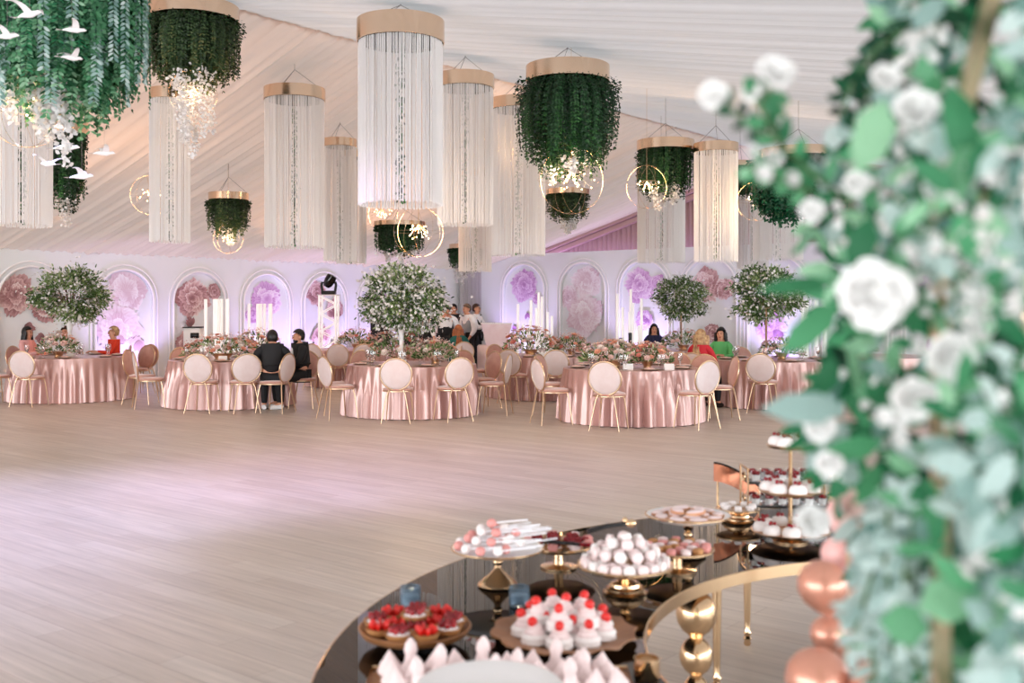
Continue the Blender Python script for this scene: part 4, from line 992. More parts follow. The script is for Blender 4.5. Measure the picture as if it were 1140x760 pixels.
person('man in a dark suit seen from behind at the men\'s table', 303, 16.05, face(-12), 'sit', top='cloth_black', shirt='cloth_white', hair=('short', 'hair_black'), shoes='shoe_white', lean=.12)
person('bearded man in a dark suit and white shirt looking down, right of the other man', 337, 16.75, face(-115), 'sit', top='cloth_black', shirt='cloth_white', hair=('short', 'hair_black'), shoes='shoe_white', beard=True, lean=.10, arms={'l': ((-.24, .10, .78), (-.08, .34, .66)), 'r': ((.24, .10, .78), (.06, .34, .66))})
person('woman with long dark hair in navy at the back table', 728, 22.7, face(180), 'sit', top='cloth_navy', hair=('long', 'hair_black'), fem=True)
person('woman with curly blonde hair in red seen from behind', 779, 16.5, face(35), 'sit', top='cloth_red', hair=('curly', 'hair_blond'), fem=True, lean=.05)
person('woman with long dark hair in a green top turned towards the woman in red', 803, 18.3, face(-150), 'sit', top='cloth_green', hair=('long', 'hair_black'), fem=True)
person('woman with wavy auburn hair in a teal dress bent over the served table', 512, 21.9, face(-20), 'sit', top='cloth_teal', bottom='cloth_teal', hair=('curly', 'hair_auburn'), fem=True, lean=.18)
person('dark-haired waiter with bow tie leaning forward over the woman in teal', 495, 22.6, face(165), 'stand', top='cloth_white', apron='cloth_black', hair=('short', 'hair_black'), lean=.38)
person('dark-haired waiter in black standing between the leaning and the grey-vested waiters', 505, 24.6, face(175), 'stand', top='cloth_black', apron='cloth_black', hair=('short', 'hair_black'))
person('waiter in white shirt and grey waistcoat facing left', 522, 23.4, face(-125), 'stand', top='cloth_white', apron='cloth_grey', hair=('short', 'hair_grey'), lean=.08)
person('waiter in black waistcoat and black gloves reaching towards the frosted counter', 530, 24.2, face(110), 'stand', top='cloth_white', apron='cloth_black', hair=('short', 'hair_brown'), gloves=True, arms={'r': ((.24, .12, 1.16), (.12, .42, 1.24)), 'l': ((-.24, .12, 1.16), (-.10, .40, 1.24))})

# ------------------------------------------------------------------ dessert buffet: a black glass ring table
TZ = .62; OC = Vector((1.715, 2.873)); OR = 2.25; IC = Vector((1.525, 2.93)); IR = 1.137
t = thing('ring_buffet_table', 'ring-shaped dessert table with a black mirror glass top and polished gold rim', 'table', (OC.x, OC.y, 0))
def ring_slab(z0, z1, ro, ri, seg=160):
    mb = MB(); vs = []
    for k in range(seg):
        a = 2*PI*k/seg
        for (cc, rr, z) in ((OC, ro, z0), (OC, ro, z1), (IC, ri, z1), (IC, ri, z0)): vs.append((cc.x-OC.x+rr*math.cos(a), cc.y-OC.y+rr*math.sin(a), z))
    return mb.add(vs, [(4*k+i, 4*((k+1) % seg)+i, 4*((k+1) % seg)+(i+1) % 4, 4*k+(i+1) % 4) for k in range(seg) for i in range(4)])
ring_slab(TZ-.012, TZ, OR-.004, IR+.004).build('glass_top', 'black_glass', t, False)
mb = MB()
for cc, rr, s in ((OC, OR, -1), (IC, IR, 1)):
    pr = [(0, TZ-.045), (0, TZ-.001), (.004, TZ+.001), (.006, TZ-.001), (.03, TZ-.014), (.03, TZ-.045)]; seg = 160; n = len(pr); vs = []
    for k in range(seg):
        a = 2*PI*k/seg
        for (q, z) in pr: r_ = rr+s*q; vs.append((cc.x-OC.x+r_*math.cos(a), cc.y-OC.y+r_*math.sin(a), z))
    mb.add(vs, [(n*k+i, n*((k+1) % seg)+i, n*((k+1) % seg)+(i+1) % n, n*k+(i+1) % n) for k in range(seg) for i in range(n)])
mb.build('rim', 'gold', t)
def at(px, D): p = G(px, D); return (p.x-OC.x, p.y-OC.y, 0)
def bubble_leg(x, y):
    pr = [(0, 0), (.05, 0), (.05, .02), (.03, .03)]
    z = .03
    for r in (.045, .052, .062, .075):
        n = 8; h = r*1.75
        for i in range(1, n): a = PI*i/n; pr.append((max(.022, r*math.sin(a)), z+h*(1-math.cos(a))/2))
        z += h
    sc_ = (TZ-.045)/z; pr = [(r, zz*sc_ if i > 3 else zz) for i, (r, zz) in enumerate(pr)]+[(.03, TZ-.045)]
    return MB().lathe(pr, 28, o=(x, y, 0))
for (px, D) in ((775, 3.78),): x, y, _ = at(px, D); bubble_leg(x, y).build('leg', 'gold', t)
for a in (200, 300, 20): bubble_leg(math.cos(math.radians(a))*1.7, math.sin(math.radians(a))*1.7).build('leg', 'gold', t)
for (px, D) in ((798, 4.32), (832, 4.92)):
    x, y, _ = at(px, D)
    MB().lathe([(0, 0), (.012, 0), (.018, .01), (.014, .022), (.020, .034), (.013, .046), (.019, .058), (.013, .07), (.015, .12), (.023, TZ-.10), (.023, TZ-.045), (0, TZ-.045)], 16, o=(x, y, 0)).build('leg', 'gold', t)

def cake_stand(px, D, w, h, label, platem='white_gloss', foot='bell', lip=.006, deep=0):
    p = G(px, D, TZ+.001); t = thing('cake_stand', label, 'cake stand', p); r = w/2
    if foot == 'bell': pr = [(0, 0), (.068, 0), (.072, .006), (.066, .014), (.05, .026), (.028, .044), (.014, .060), (.011, .072), (.017, .080), (.017, .090), (.010, .096), (.018, .106), (.02, .114), (.012, .120), (.012, h-.01), (.03, h-.004), (0, h-.004)]
    elif foot == 'stepped': pr = [(0, 0), (.075, 0), (.078, .008), (.066, .014), (.066, .022), (.052, .028), (.05, .036), (.030, .042), (.016, .05), (.013, h*.62), (.020, h*.7), (.022, h*.76), (.012, h*.82), (.018, h-.012), (.03, h-.004), (0, h-.004)]
    else: pr = [(0, 0), (.07, 0), (.07, .006), (.02, .014), (.016, h-.004), (0, h-.004)]
    pr = [(a, min(b, h-.004)) for a, b in pr]
    MB().lathe(pr, 32).build('foot', 'gold', t)
    pl_ = MB().lathe([(0, h-.004), (r*.8, h-.004), (r-.004, h+lip), (r, h+lip+.004), (r-.006, h+lip+.006), (r*.8, h+.003), (0, h+.003)], 48).build('plate', platem, t)
    MB().tube([(r*math.cos(2*PI*k/48), r*math.sin(2*PI*k/48), h+lip+.003) for k in range(48)], .0038, 6, closed=True).build('plate_rim', 'gold', pl_)
    return p+Vector((0, 0, h+.0035)), r
PROTO = {}
def item(kind, make, loc, rz, label, cat, group, tilt=None, sc=1):
    if kind not in PROTO:
        o = make(); PROTO[kind] = o; o.location = loc
    else:
        src = PROTO[kind]; o = src.copy(); C.objects.link(o); o.location = loc
        for ch in list(src.children): c = ch.copy(); C.objects.link(c); c.parent = o
    o.rotation_euler = tilt if tilt else (0, 0, rz); o.scale = (sc,)*3; tag(o, label, cat, group); return o
def E_(name): o = bpy.data.objects.new(name, None); C.objects.link(o); o.empty_display_size = .02; return o
def mk_pop(m):
    def f():
        t = E_('cake_pop'); MB().ball((0, 0, .017), (.0175, .0175, .0165), 14, 10, wob=.02).build('cake_ball', m, t)
        MB().tube([(0, 0, .018), (.13, 0, .022)], .0028, 6).build('stick', 'stick', t); return t
    return f
def mk_macaron(m):
    def f():
        t = E_('macaron')
        for z, s in ((0, -1), (.014, 1)):
            pr = [(0, 0), (.019, 0), (.0205, .003), (.019, .008), (.012, .0115), (0, .0125)]
            pr = [(r, (z+q if s > 0 else .011-q)) for r, q in pr]
            if s < 0: pr = pr[::-1]
            MB().lathe(pr, 18).build('shell', m, t)
        MB().lathe([(0, .010), (.0185, .010), (.019, .0125), (.0185, .015), (0, .015)], 18).build('filling', 'cream', t); return t
    return f
def mk_tart():
    t = E_('berry_tartlet'); MB().lathe([(0, 0), (.026, 0), (.036, .018), (.033, .018), (.030, .012), (0, .012)], 20).build('crust', 'crust', t)
    MB().lathe([(0, .012), (.030, .012), (.024, .018), (0, .021)], 18).build('custard', 'cream', t)
    mb = MB()
    for k in range(7):
        a = 2*PI*k/6; r = .017 if k < 6 else 0; mb.ball((r*math.cos(a), r*math.sin(a), .026), (.0085, .0085, .010), 8, 6, wob=.08)
    mb.build('raspberries', 'berry', t); return t
def mk_straw_tart():
    t = E_('strawberry_tartlet'); MB().lathe([(0, 0), (.026, 0), (.036, .018), (.033, .018), (.030, .012), (0, .012)], 20).build('crust', 'crust', t)
    mb = MB()
    for k in range(6):
        a = 2*PI*k/6; M4 = Matrix.Rotation(a, 4, 'Z') @ Matrix.Rotation(.9, 4, 'Y')
        mb.ball((.015*math.cos(a), .015*math.sin(a), .022), (.010, .005, .016), 8, 6, M4=M4)
    mb.build('strawberry_slices', 'strawberry', t); return t
def kiss_prof(r, h): return [(0, 0), (r*.9, 0), (r, h*.1), (r*.93, h*.22), (r*.80, h*.28), (r*.84, h*.36), (r*.72, h*.48), (r*.54, h*.56), (r*.5, h*.64), (r*.3, h*.78), (r*.14, h*.9), (0, h)]
def mk_kiss(): return MB().lathe(kiss_prof(.032, .062), 20).build('meringue_kiss', 'cake_blush')
def mk_tall(): return MB().lathe([(0, 0), (.028, 0), (.032, .008), (.028, .022), (.018, .030), (.014, .05), (.018, .062), (.015, .078), (.006, .092), (0, .096)], 20).build('meringue_figure', 'cake_blush')
def mk_pavlova():
    t = E_('strawberry_pavlova'); MB().lathe([(0, 0), (.028, 0), (.036, .008), (.033, .016), (.036, .022), (.030, .030), (.012, .028), (0, .026)], 20).build('meringue_nest', 'cake_white', t)
    MB().lathe([(0, .024), (.024, .026), (.026, .034), (.018, .042), (.020, .046), (.008, .056), (0, .058)], 16).build('cream_swirl', 'cake_blush', t)
    MB().ball((.008, 0, .060), (.014, .012, .013), 10, 8).build('strawberry', 'strawberry', t); return t
def mk_dome():
    t = E_('cream_cake'); MB().lathe([(0, 0), (.034, 0), (.037, .006), (.037, .022), (.030, .036), (.015, .043), (0, .045)], 22).build('cream', 'cake_white', t)
    MB().lathe([(0, -.0), (.038, 0), (.038, .005), (0, .005)], 22).build('base', 'biscuit', t)
    mb = MB(); 
    for k in range(3): mb.ball((.011*math.cos(2.1*k), .011*math.sin(2.1*k), .049), .0085, 8, 6, wob=.08)
    mb.build('red_berries', 'berry', t); return t
def mk_cube(m):
    def f(): return MB().rbox((-.016, -.016, 0), (.016, .016, .026), .004).build('marshmallow', m)
    return f
def mk_eclair():
    t = E_('iced_biscuit'); MB().lathe([(0, 0), (.030, 0), (.034, .006), (.030, .011), (0, .012)], 18, sx=1.25, sy=.8).build('biscuit', 'biscuit', t)
    MB().lathe([(0, .010), (.028, .010), (.030, .013), (.024, .017), (0, .018)], 18, sx=1.2, sy=.75).build('icing', 'cake_blush', t); return t

# A: cake pops on a white plate
c, r = cake_stand(554, 3.66, .325, .125, 'gold-footed white cake stand holding pink and white cake pops, leftmost of the tall stands')
k = 0
for lay, (n, rr) in enumerate(((12, .118), (9, .082), (5, .045), (1, 0))):
    for i in range(n):
        a = 2*PI*i/n+lay*.5+PI*.9; x, y = rr*math.cos(a), rr*math.sin(a)
        if x > .07 and lay < 2: continue
        m = 'cake_pink' if (i+lay) % 2 else 'cake_white'
        item('pop'+m, mk_pop(m), c+Vector((x-.02, y, .002+lay*.0245)), 0, ('salmon-pink' if m == 'cake_pink' else 'white')+' cake pop with white stick on the leftmost tall cake stand', 'cake pop', 'cake pops on the white stand', tilt=(0, -.08, R.uniform(-.35, .35)-.05))
for i in range(9):
    m = 'cake_white' if i % 3 else 'cake_pink'
    item('pop'+m, mk_pop(m), c+Vector((.055+R.uniform(-.03, .03), -.09+.024*i, .004+.013*(4-abs(i-4)))), 0, ('salmon-pink' if m == 'cake_pink' else 'white')+' cake pop on the right half of the leftmost tall stand, stick sticking out', 'cake pop', 'cake pops on the white stand', tilt=(0, -.10, R.uniform(-.25, .45)))
# B: macarons
c, r = cake_stand(696, 3.56, .33, .085, 'gold-footed stand heaped with pale pink and cream macarons', 'gold_satin', 'stepped', .012)
for lay, (n, rr, z) in enumerate(((20, .140, .020), (15, .105, .022), (12, .105, .058), (8, .065, .060), (6, .055, .090), (2, .012, .105))):
    for i in range(n):
        a = 2*PI*i/n+lay*.4; m = 'cake_blush' if (i+lay) % 3 else 'cake_white'
        up_ = lay in (0, 2, 4)
        tl = (PI/2, 0, a+PI/2+R.uniform(-.15, .15)) if up_ else (R.uniform(-.5, .5), R.uniform(-.4, .4), 0)
        item('mac'+m, mk_macaron(m), c+Vector((rr*math.cos(a), rr*math.sin(a), z))+(Vector((math.cos(a), math.sin(a), 0))*-.012 if up_ else Vector((0, 0, -.01))), 0, ('blush' if m == 'cake_blush' else 'cream-white')+' macaron in the '+('outermost ring', 'second ring', 'middle layer', 'upper middle layer', 'top ring', 'very top')[lay]+' of the stepped gold stand\'s heap', 'macaron', 'heaped macarons', tilt=tl)
# C: two-plate stand
c, r = cake_stand(766, 4.10, .335, .150, 'tall gold stand with a wide white plate of iced biscuits, right of the macarons', 'white_gloss', 'bell', .012)
for lay, (n, rr) in enumerate(((9, .118), (5, .06), (4, .05))):
    for i in range(n):
        a = 2*PI*i/n+lay; item('eclair', mk_eclair, c+Vector((rr*math.cos(a), rr*math.sin(a), .001+(.018 if lay == 2 else 0))), a+PI/2, 'oval blush-iced biscuit '+('at the rim', 'in the middle', 'lying on top')[lay]+' of the wide white plate', 'biscuit', 'iced biscuits on the tall stand', tilt=(R.uniform(-.1, .1), R.uniform(-.1, .1), a+1.3))
c, r = cake_stand(754, 3.86, .27, .075, 'lower gold stand of pink marshmallow cubes in front of the iced biscuits', 'gold_satin', 'plain', .006)
for n, rr in ((13, .108), (8, .065), (3, .025)):
    for i in range(n):
        a = 2*PI*i/n; m = ('cake_pink', 'cake_blush', 'crust')[i % 3]
        item('cube'+m, mk_cube(m), c+Vector((rr*math.cos(a), rr*math.sin(a), .001)), a, dict(cake_pink='salmon-pink', cake_blush='pale pink', crust='caramel')[m]+' marshmallow cube on the lower gold stand', 'sweet', 'marshmallow cubes')
# D: low stand between with tartlets
c, r = cake_stand(622, 3.92, .27, .075, 'low gold stand of tartlets between the cake pops and macarons', 'gold_satin', 'plain', .010)
for n, rr in ((7, .09), (3, .04)):
    for i in range(n):
        a = 2*PI*i/n; 
        item('tart', mk_tart, c+Vector((rr*math.cos(a), rr*math.sin(a), .001)), a, 'raspberry tartlet on the low gold stand', 'tartlet', 'tartlets on the low gold stand')
for i in range(9):
    a = 2*PI*i/9+.3; m = ('cake_pink', 'cake_blush')[i % 2]
    item('cube'+m, mk_cube(m), c+Vector((.118*math.cos(a), .118*math.sin(a), .008)), a, ('salmon-pink' if m == 'cake_pink' else 'pale pink')+' cube at the rim of the low gold stand between the pops and macarons', 'sweet', 'cubes on the low gold stand')
# E: fruit tart plate on dark foot
p = G(462, 3.02, TZ+.001); t = thing('cake_stand', 'round wooden plate on a dark foot, heaped with red berry tartlets', 'cake stand', p)
MB().lathe([(0, 0), (.07, 0), (.07, .008), (.03, .016), (.03, .026), (0, .026)], 28).build('foot', 'black_gloss', t)
MB().lathe([(0, .026), (.12, .026), (.155, .036), (.165, .054), (.160, .056), (.148, .042), (0, .038)], 48).build('plate', 'wood_plate', t)
c = p+Vector((0, 0, .0385))
for lay, (n, rr, z) in enumerate(((9, .112, .008), (4, .048, .002), (1, 0, .03))):
    for i in range(n):
        a = 2*PI*i/n+.2; kd = ('stt', mk_straw_tart, 'strawberry-slice') if (i+lay) % 2 else ('tart', mk_tart, 'raspberry')
        item(kd[0], kd[1], c+Vector((rr*math.cos(a), rr*math.sin(a), z)), a, kd[2]+' tartlet '+('at the rim', 'in the inner ring', 'topmost')[lay]+' on the round wooden plate', 'tartlet', 'tartlets on the wooden plate', sc=1.18)
# F: pavlovas
p = G(628, 3.07, TZ+.001); t = thing('serving_platter', 'wavy-edged brown platter of strawberry pavlovas', 'platter', p)
seg = 64; mb = MB(); vs = []
prf = [(0, .0), (.12, .0), (.16, .014), (.215, .024), (.213, .028), (.158, .018), (.118, .005), (0, .005)]
for (q, z) in prf:
    for j in range(seg): a = 2*PI*j/seg; w = 1+(.035*math.sin(12*a) if q > .15 else 0); vs.append((q*w*math.cos(a), q*w*math.sin(a), z+(.004*math.cos(12*a) if q > .2 else 0)))
mb.add(vs, [(i*seg+j, i*seg+(j+1) % seg, (i+1)*seg+(j+1) % seg, (i+1)*seg+j) for i in range(len(prf)-1) for j in range(seg)]); mb.build('plate', 'wood_plate', t)
c = p+Vector((0, 0, .006))
for n, rr, z in ((9, .118, .002), (4, .052, 0), (5, .075, .040), (1, 0, .046)):
    for i in range(n):
        a = 2*PI*i/n+.35+z*9; item('pav', mk_pavlova, c+Vector((rr*math.cos(a), rr*math.sin(a), z)), a, 'strawberry-topped pavlova in the '+{9: 'outer ring', 4: 'inner ring', 5: 'upper ring', 1: 'very top'}[n]+' of the heap on the brown wavy platter', 'meringue', 'pavlovas on the brown platter', sc=1.14)
# G: meringues at the picture's lower edge, and the white plate in front of them
p = G(556, 2.66, TZ+.001); t = thing('serving_tray', 'long low tray of blush meringues at the lower picture edge', 'tray', p)
MB().rbox((-.34, -.11, 0), (.34, .11, .016), .008).build('tray', 'wood_plate', t); MB().tube([(-.34, -.11, .018), (.34, -.11, .018), (.34, .11, .018), (-.34, .11, .018)], .006, 6, closed=True).build('rim', 'gold', t)
xs = [(-.27, 0), (-.215, 1), (-.155, 0), (-.095, 0), (-.03, 1), (.04, 0), (.105, 0), (.165, 1), (.225, 0), (.285, 0)]
for j, yy in enumerate((.07, .0, -.07)):
    for i, (x, tall) in enumerate(xs):
        if j: tall = (i+j) % 3 == 0
        item('tall' if tall else 'kiss', mk_tall if tall else mk_kiss, p+Vector((x+.018*j-.02, yy, .017)), R.uniform(0, 6), ('tall twisted blush meringue' if tall else 'low piped blush meringue')+' in the '+('back', 'middle', 'front')[j]+' row of the tray at the lower picture edge', 'meringue', 'meringues on the long tray', tilt=(R.uniform(-.12, .12), R.uniform(-.12, .12), 0), sc=R.uniform(.95, 1.1))
p = G(545, 2.22, TZ+.001); t = thing('cake_stand', 'large empty white plate on a gold foot at the bottom edge of the picture', 'cake stand', p)
MB().lathe([(0, 0), (.07, 0), (.06, .012), (.02, .02), (.015, .14), (.03, .15), (0, .15)], 28).build('foot', 'gold', t)
MB().lathe([(0, .15), (.12, .15), (.155, .168), (.158, .172), (.152, .174), (.12, .158), (0, .157)], 56).build('plate', 'porcelain', t)
# glass candle holders
for px, D, lb in ((457, 3.42, 'small blue-grey glass candle holder behind the berry tart plate'), (578, 3.42, 'small blue-grey glass candle holder beside the cake-pop stand'), (720, 2.72, 'small gold candle holder by the inner table rim')):
    o = thing('candle_holder', lb, 'candle holder', G(px, D, TZ+.001)); g = 'gold' in lb
    MB().lathe([(0, 0), (.030, 0), (.034, .005), (.034, .062), (.031, .062), (.031, .008), (0, .008)], 24).build('cup', 'gold' if g else 'glass_blue', o)
    MB().lathe([(0, .0085), (.029, .0085), (.029, .036), (0, .036)], 20).build('candle', 'white_matte', o)
# tongs resting on the macarons and the stand behind
p = Vector((.36, 3.60, .842)); t = thing('serving_tongs', 'dark tongs with gold ends lying behind the macaron heap', 'tongs', p)
for s in (-1, 1): MB().tube([(-.10, -.02*s, -.018), (-.03, -.012*s, .002), (.05, 0, .012)], [.004, .006, .006], 8).build('arm', 'black_gloss', t)
MB().ball((.055, 0, .012), (.02, .014, .014), 12, 8, wob=.1).ball((.035, .01, .02), .012, 10, 6, wob=.1).build('handle', 'gold', t)
p = W(635, 606, 3.8); t = thing('serving_tongs', 'dark-red handled tongs lying across the low tartlet stand', 'tongs', p)
for s in (-1, 1): MB().tube([(-.10, -.02*s, .012), (-.02, -.010*s, .006), (.05, 0, .0)], [.003, .005, .005], 8).build('arm', 'black_gloss', t)
MB().tube([(.03, 0, 0), (.09, 0, -.002)], .007, 8).build('handle', 'berry', t)

# three-tier stand on the right
p = G(880, 4.36, TZ+.001); t = thing('tiered_cake_stand', 'three-tier gold stand of white cream cakes half behind the foliage', 'cake stand', p)
MB().lathe([(0, 0), (.075, 0), (.075, .006), (.03, .014), (.010, .03), (.008, .40), (.012, .42), (.006, .44), (0, .445)], 24).build('pole', 'gold', t)
TI = ((.035, .165), (.205, .135), (.395, .10))
for z, r in TI: 
    MB().lathe([(.0, z), (r*.9, z), (r, z+.012), (r-.004, z+.014), (r*.88, z+.005), (0, z+.005)], 40).build('tier_plate', 'gold_satin', t)
for (z, r), n in zip(TI, (9, 7, 5)):
    for i in range(n):
        a = 2*PI*i/n+.3; q = r-.045
        item('dome', mk_dome, p+Vector((q*math.cos(a), q*math.sin(a), z+.006)), a, 'white cream cake with red berries on the '+{.035: 'lowest', .205: 'middle', .395: 'top'}[z]+' tier of the gold stand', 'cake', 'cream cakes on the '+{.035: 'lowest', .205: 'middle', .395: 'top'}[z]+' tier')
# black gloss riser carrying it
# scroll-ended rack behind, with red-topped cups
p = G(876, 4.85, TZ+.001); t = thing('scroll_rack', 'gold scroll-ended rack holding red-topped dessert cups', 'rack', p)
for sx in (-.20, .20):
    mb = MB()
    for z0 in (.09, .19): mb.tube([(sx, .03*(1-q/14)*math.cos(q*.65), z0+.03*(1-q/14)*math.sin(q*.65)) for q in range(12)], .004, 6)
    mb.tube([(sx, -.08, 0), (sx, -.08, .24)], .005, 6).tube([(sx, .08, 0), (sx, .08, .24)], .005, 6).tube([(sx, -.08, .24), (sx, .08, .24)], .005, 6); mb.build('scroll_end', 'gold', t)
for z in (.06, .17): MB().rbox((-.20, -.085, z), (.20, .085, z+.008), .002).build('shelf', 'black_gloss', t)
def mk_cup():
    t = E_('dessert_cup'); MB().lathe([(0, 0), (.02, 0), (.027, .045), (.025, .045), (.018, .004), (0, .004)], 16).build('cup', 'glass', t)
    MB().lathe([(0, .005), (.0175, .005), (.022, .030), (0, .030)], 14).build('cream', 'cream', t); mb = MB()
    for k in range(5): mb.ball((.012*math.cos(1.26*k), .012*math.sin(1.26*k), .037), .0095, 8, 6, wob=.08)
    mb.build('red_berries', 'berry', t); return t
for z in (.069, .179):
    for i in range(6):
        for y in (-.04, .04): item('cup', mk_cup, p+Vector((-.155+i*.062, y, z)), 0, 'berry-topped dessert cup on the '+('lower' if z < .1 else 'upper')+' shelf of the scroll rack', 'dessert', 'dessert cups on the '+('lower' if z < .1 else 'upper')+' shelf')
# low gold stand at far left of that group, and the copper band
c, r = cake_stand(822, 4.75, .20, .055, 'small gold stand with white sweets under the copper band', 'gold_satin', 'stepped', .004)
for i in range(7):
    a = 2*PI*i/7; item('cube'+'cake_white', mk_cube('cake_white'), c+Vector((.065*math.cos(a), .065*math.sin(a), .001)), a, 'white marshmallow cube on the small gold stand under the copper band', 'sweet', 'white cubes on the small stand')
p = G(822, 5.0, 0); mb = MB(); vs = []; n = 24
for i in range(n+1):
    a = math.radians(200-115*i/n); R_ = .26
    for (dr, z) in ((0, .70), (0, .80-.11*(i/n)), (-.006, .80-.11*(i/n)), (-.006, .70)): vs.append(((R_+dr)*math.cos(a)*.9+.05, (R_+dr)*math.sin(a)*.6-.20, z))
t = thing('copper_display_band', 'curved copper-coloured display band with a dark top edge beyond the small gold stand', 'display stand', p)
t.location = G(826, 5.0, TZ+.001)
vs = []
for i in range(n+1):
    u = i/n; x = -.14+.24*u; y = -.02+.10*u*u; zt_ = .235-.13*u**1.6
    for (dy, z) in ((0, zt_-.085), (0, zt_), (.008, zt_), (.008, zt_-.085)): vs.append((x, y+dy, z))
MB().add(vs, [(4*i+j, 4*i+4+j, 4*i+4+(j+1) % 4, 4*i+(j+1) % 4) for i in range(n) for j in range(4)]+[(0, 1, 2, 3)]).build('band', 'copper', t, False)
MB().tube([(-.14+.24*i/n, -.016+.10*(i/n)**2, .237-.13*(i/n)**1.6) for i in range(n+1)], .006, 6).build('edge', 'black_gloss', t)
MB().tube([(.10, .085, 0), (.10, .085, .10)], .006, 8).tube([(-.12, -.012, 0), (-.12, -.012, .15)], .006, 8).build('support', 'gold', t)

# ------------------------------------------------------------------ foreground: floral stand, flowers and balloons
AX, AY = .50, 1.06
t = thing('gold_floral_stand', 'slender gold metal stand carrying the foreground flowers', 'stand', (AX, AY, 0))
def sq(mb, a, b, w):
    a = Vector(a); b = Vector(b); d = (b-a).normalized(); u = Vector((d.z, 0, -d.x)).normalized() if abs(d.z) > .1 else Vector((0, 0, 1)); v = d.cross(u)
    q = []
    for p_ in (a, b):
        for (i, j) in ((-1, -1), (1, -1), (1, 1), (-1, 1)): q.append(p_+u*i*w+v*j*w)
    mb.add(q, [(0, 3, 2, 1), (4, 5, 6, 7), (0, 1, 5, 4), (1, 2, 6, 5), (2, 3, 7, 6), (3, 0, 4, 7)])
for (x0, x1) in ((-.060, .076), (.03, .09)):
    mb = MB(); sq(mb, (x0, 0, .02), (x0, 0, 1.714), .0078); sq(mb, (x0, 0, 1.714), (x1, 0, 2.25), .0078); mb.build('pole', 'gold_satin', t, False)
mb = MB(); 
sq(mb, (-.06, 0, .9), (.03, 0, .9), .006); sq(mb, (-.06, 0, 1.714), (.03, 0, 1.714), .006); sq(mb, (.076, 0, 2.25), (.09, 0, 2.25), .006)
mb.build('crossbar', 'gold_satin', t, False)
MB().rbox((-.16, -.10, 0), (.16, .14, .02), .004).build('base', 'gold_satin', t)

FT = thing('foreground_floral_arrangement', 'tall blurred arrangement of white roses, eucalyptus and green leaves filling the right side', 'flower arrangement', (AX, AY, .9))
def loc(px, py, D): return W(px, py, D)-Vector((AX, AY, .9))
# left outline of the mass by height in the photograph -> a lopsided column round the stand
OUT = [(-80, 985), (0, 985), (60, 975), (100, 955), (140, 935), (200, 905), (260, 905), (310, 930), (380, 935), (430, 905), (480, 905), (540, 925), (600, 955), (650, 960), (700, 985), (760, 990), (860, 1000)]
def left(py):
    for (a, x), (b, y) in zip(OUT, OUT[1:]):
        if a <= py <= b: return x+(y-x)*(py-a)/(b-a)
    return 1000
def scatter(n, pxr=1250, back=False, ymin=-60, ymax=840):
    P = []
    while len(P) < n:
        py = R.uniform(ymin, ymax); l = left(py); px = l+(pxr-l)*R.random()
        # column cross-section: leaves sit on a rounded face, further back towards the outline
        u = (px-l)/(1240-l); Dm = 1.30-.42*math.sin(min(1, u*1.25+.12)*PI/2)
        D = Dm+R.uniform(0, .16)+(.15 if back else 0)
        if D < 1.12 and ((py < 150 and abs(px-(1103-.254*py)) < 46) or (py > 630 and abs(px-1047) < 38)): continue
        P.append(tuple(loc(px, py, D)))
    return np.array(P)
def spray(path, n, L, Wd, m, name='sprig', spread=.5, tint=None, stem=True, clump=1):
    pts = [loc(*q) for q in path]; P = []; Dv = []
    cum = len(pts)-1
    for i in range(n):
        u = (i+.5)/n*cum; k = min(int(u), cum-1); f = u-k; p = pts[k].lerp(pts[k+1], f); d = (pts[k+1]-pts[k]).normalized()
        s = -1 if i % 2 else 1; perp = Vector((d.z, 0, -d.x))*s
        P.append(p); Dv.append(d*R.uniform(.2, .9)+perp*R.uniform(.5, 1.1)+Vector((R.gauss(0, .3*spread), R.uniform(-.6, .6), R.gauss(0, .3*spread))))
    N_ = unit(n)*.45+np.array([0, -1, 0])
    o = leafmesh(np.array(P), np.array(Dv), N_, L*NR.uniform(.75, 1.2, n), Wd, name, m, FT, tint=tint, bend=.12)
    if stem: MB().tube(pts, [.0022]*len(pts), 6).build('stem', 'stem', FT)
    return o
def big(n, m, L, Wd, back=False, hang=.0, name='foliage', ymin=-60, ymax=840, bend=.15):
    P = scatter(n, back=back, ymin=ymin, ymax=ymax); a = NR.uniform(0, 2*PI, n); Dv = np.stack([np.cos(a), NR.normal(size=n)*.35, np.sin(a)-hang], 1)
    N_ = unit(n)*.55+np.array([0, -1, 0])
    o = leafmesh(P, Dv, N_, L*NR.uniform(.7, 1.25, n), Wd*NR.uniform(.8, 1.2, n), name, m, FT, bend=bend); o['kind'] = 'stuff'; return o
big(520, 'leaf_pine', .055, .026, True, name='dark_foliage'); big(300, 'leaf_green', .060, .026, True, name='inner_foliage')
big(330, 'leaf_green', .050, .020, name='green_foliage'); big(250, 'leaf_sage', .036, .022, hang=.2, name='eucalyptus')
big(150, 'leaf_sage', .046, .030, name='eucalyptus', ymin=430); big(120, 'leaf_pine', .05, .02, name='dark_foliage')
big(110, 'leaf_sage', .04, .024, name='eucalyptus', ymin=-60, ymax=220)
# small white blossom dots through the mass
for y0, y1, n in ((-40, 330, 260), (330, 640, 90), (600, 820, 40)):
    P = scatter(n, ymin=y0, ymax=y1)+np.array([0, -.03, 0]); k = len(P); P = np.repeat(P, 3, 0)+NR.normal(size=(k*3, 3))*.004
    o = leafmesh(P, unit(3*k), unit(3*k), .015, .013, 'small_blossom', 'petal_white', FT); o['kind'] = 'stuff'
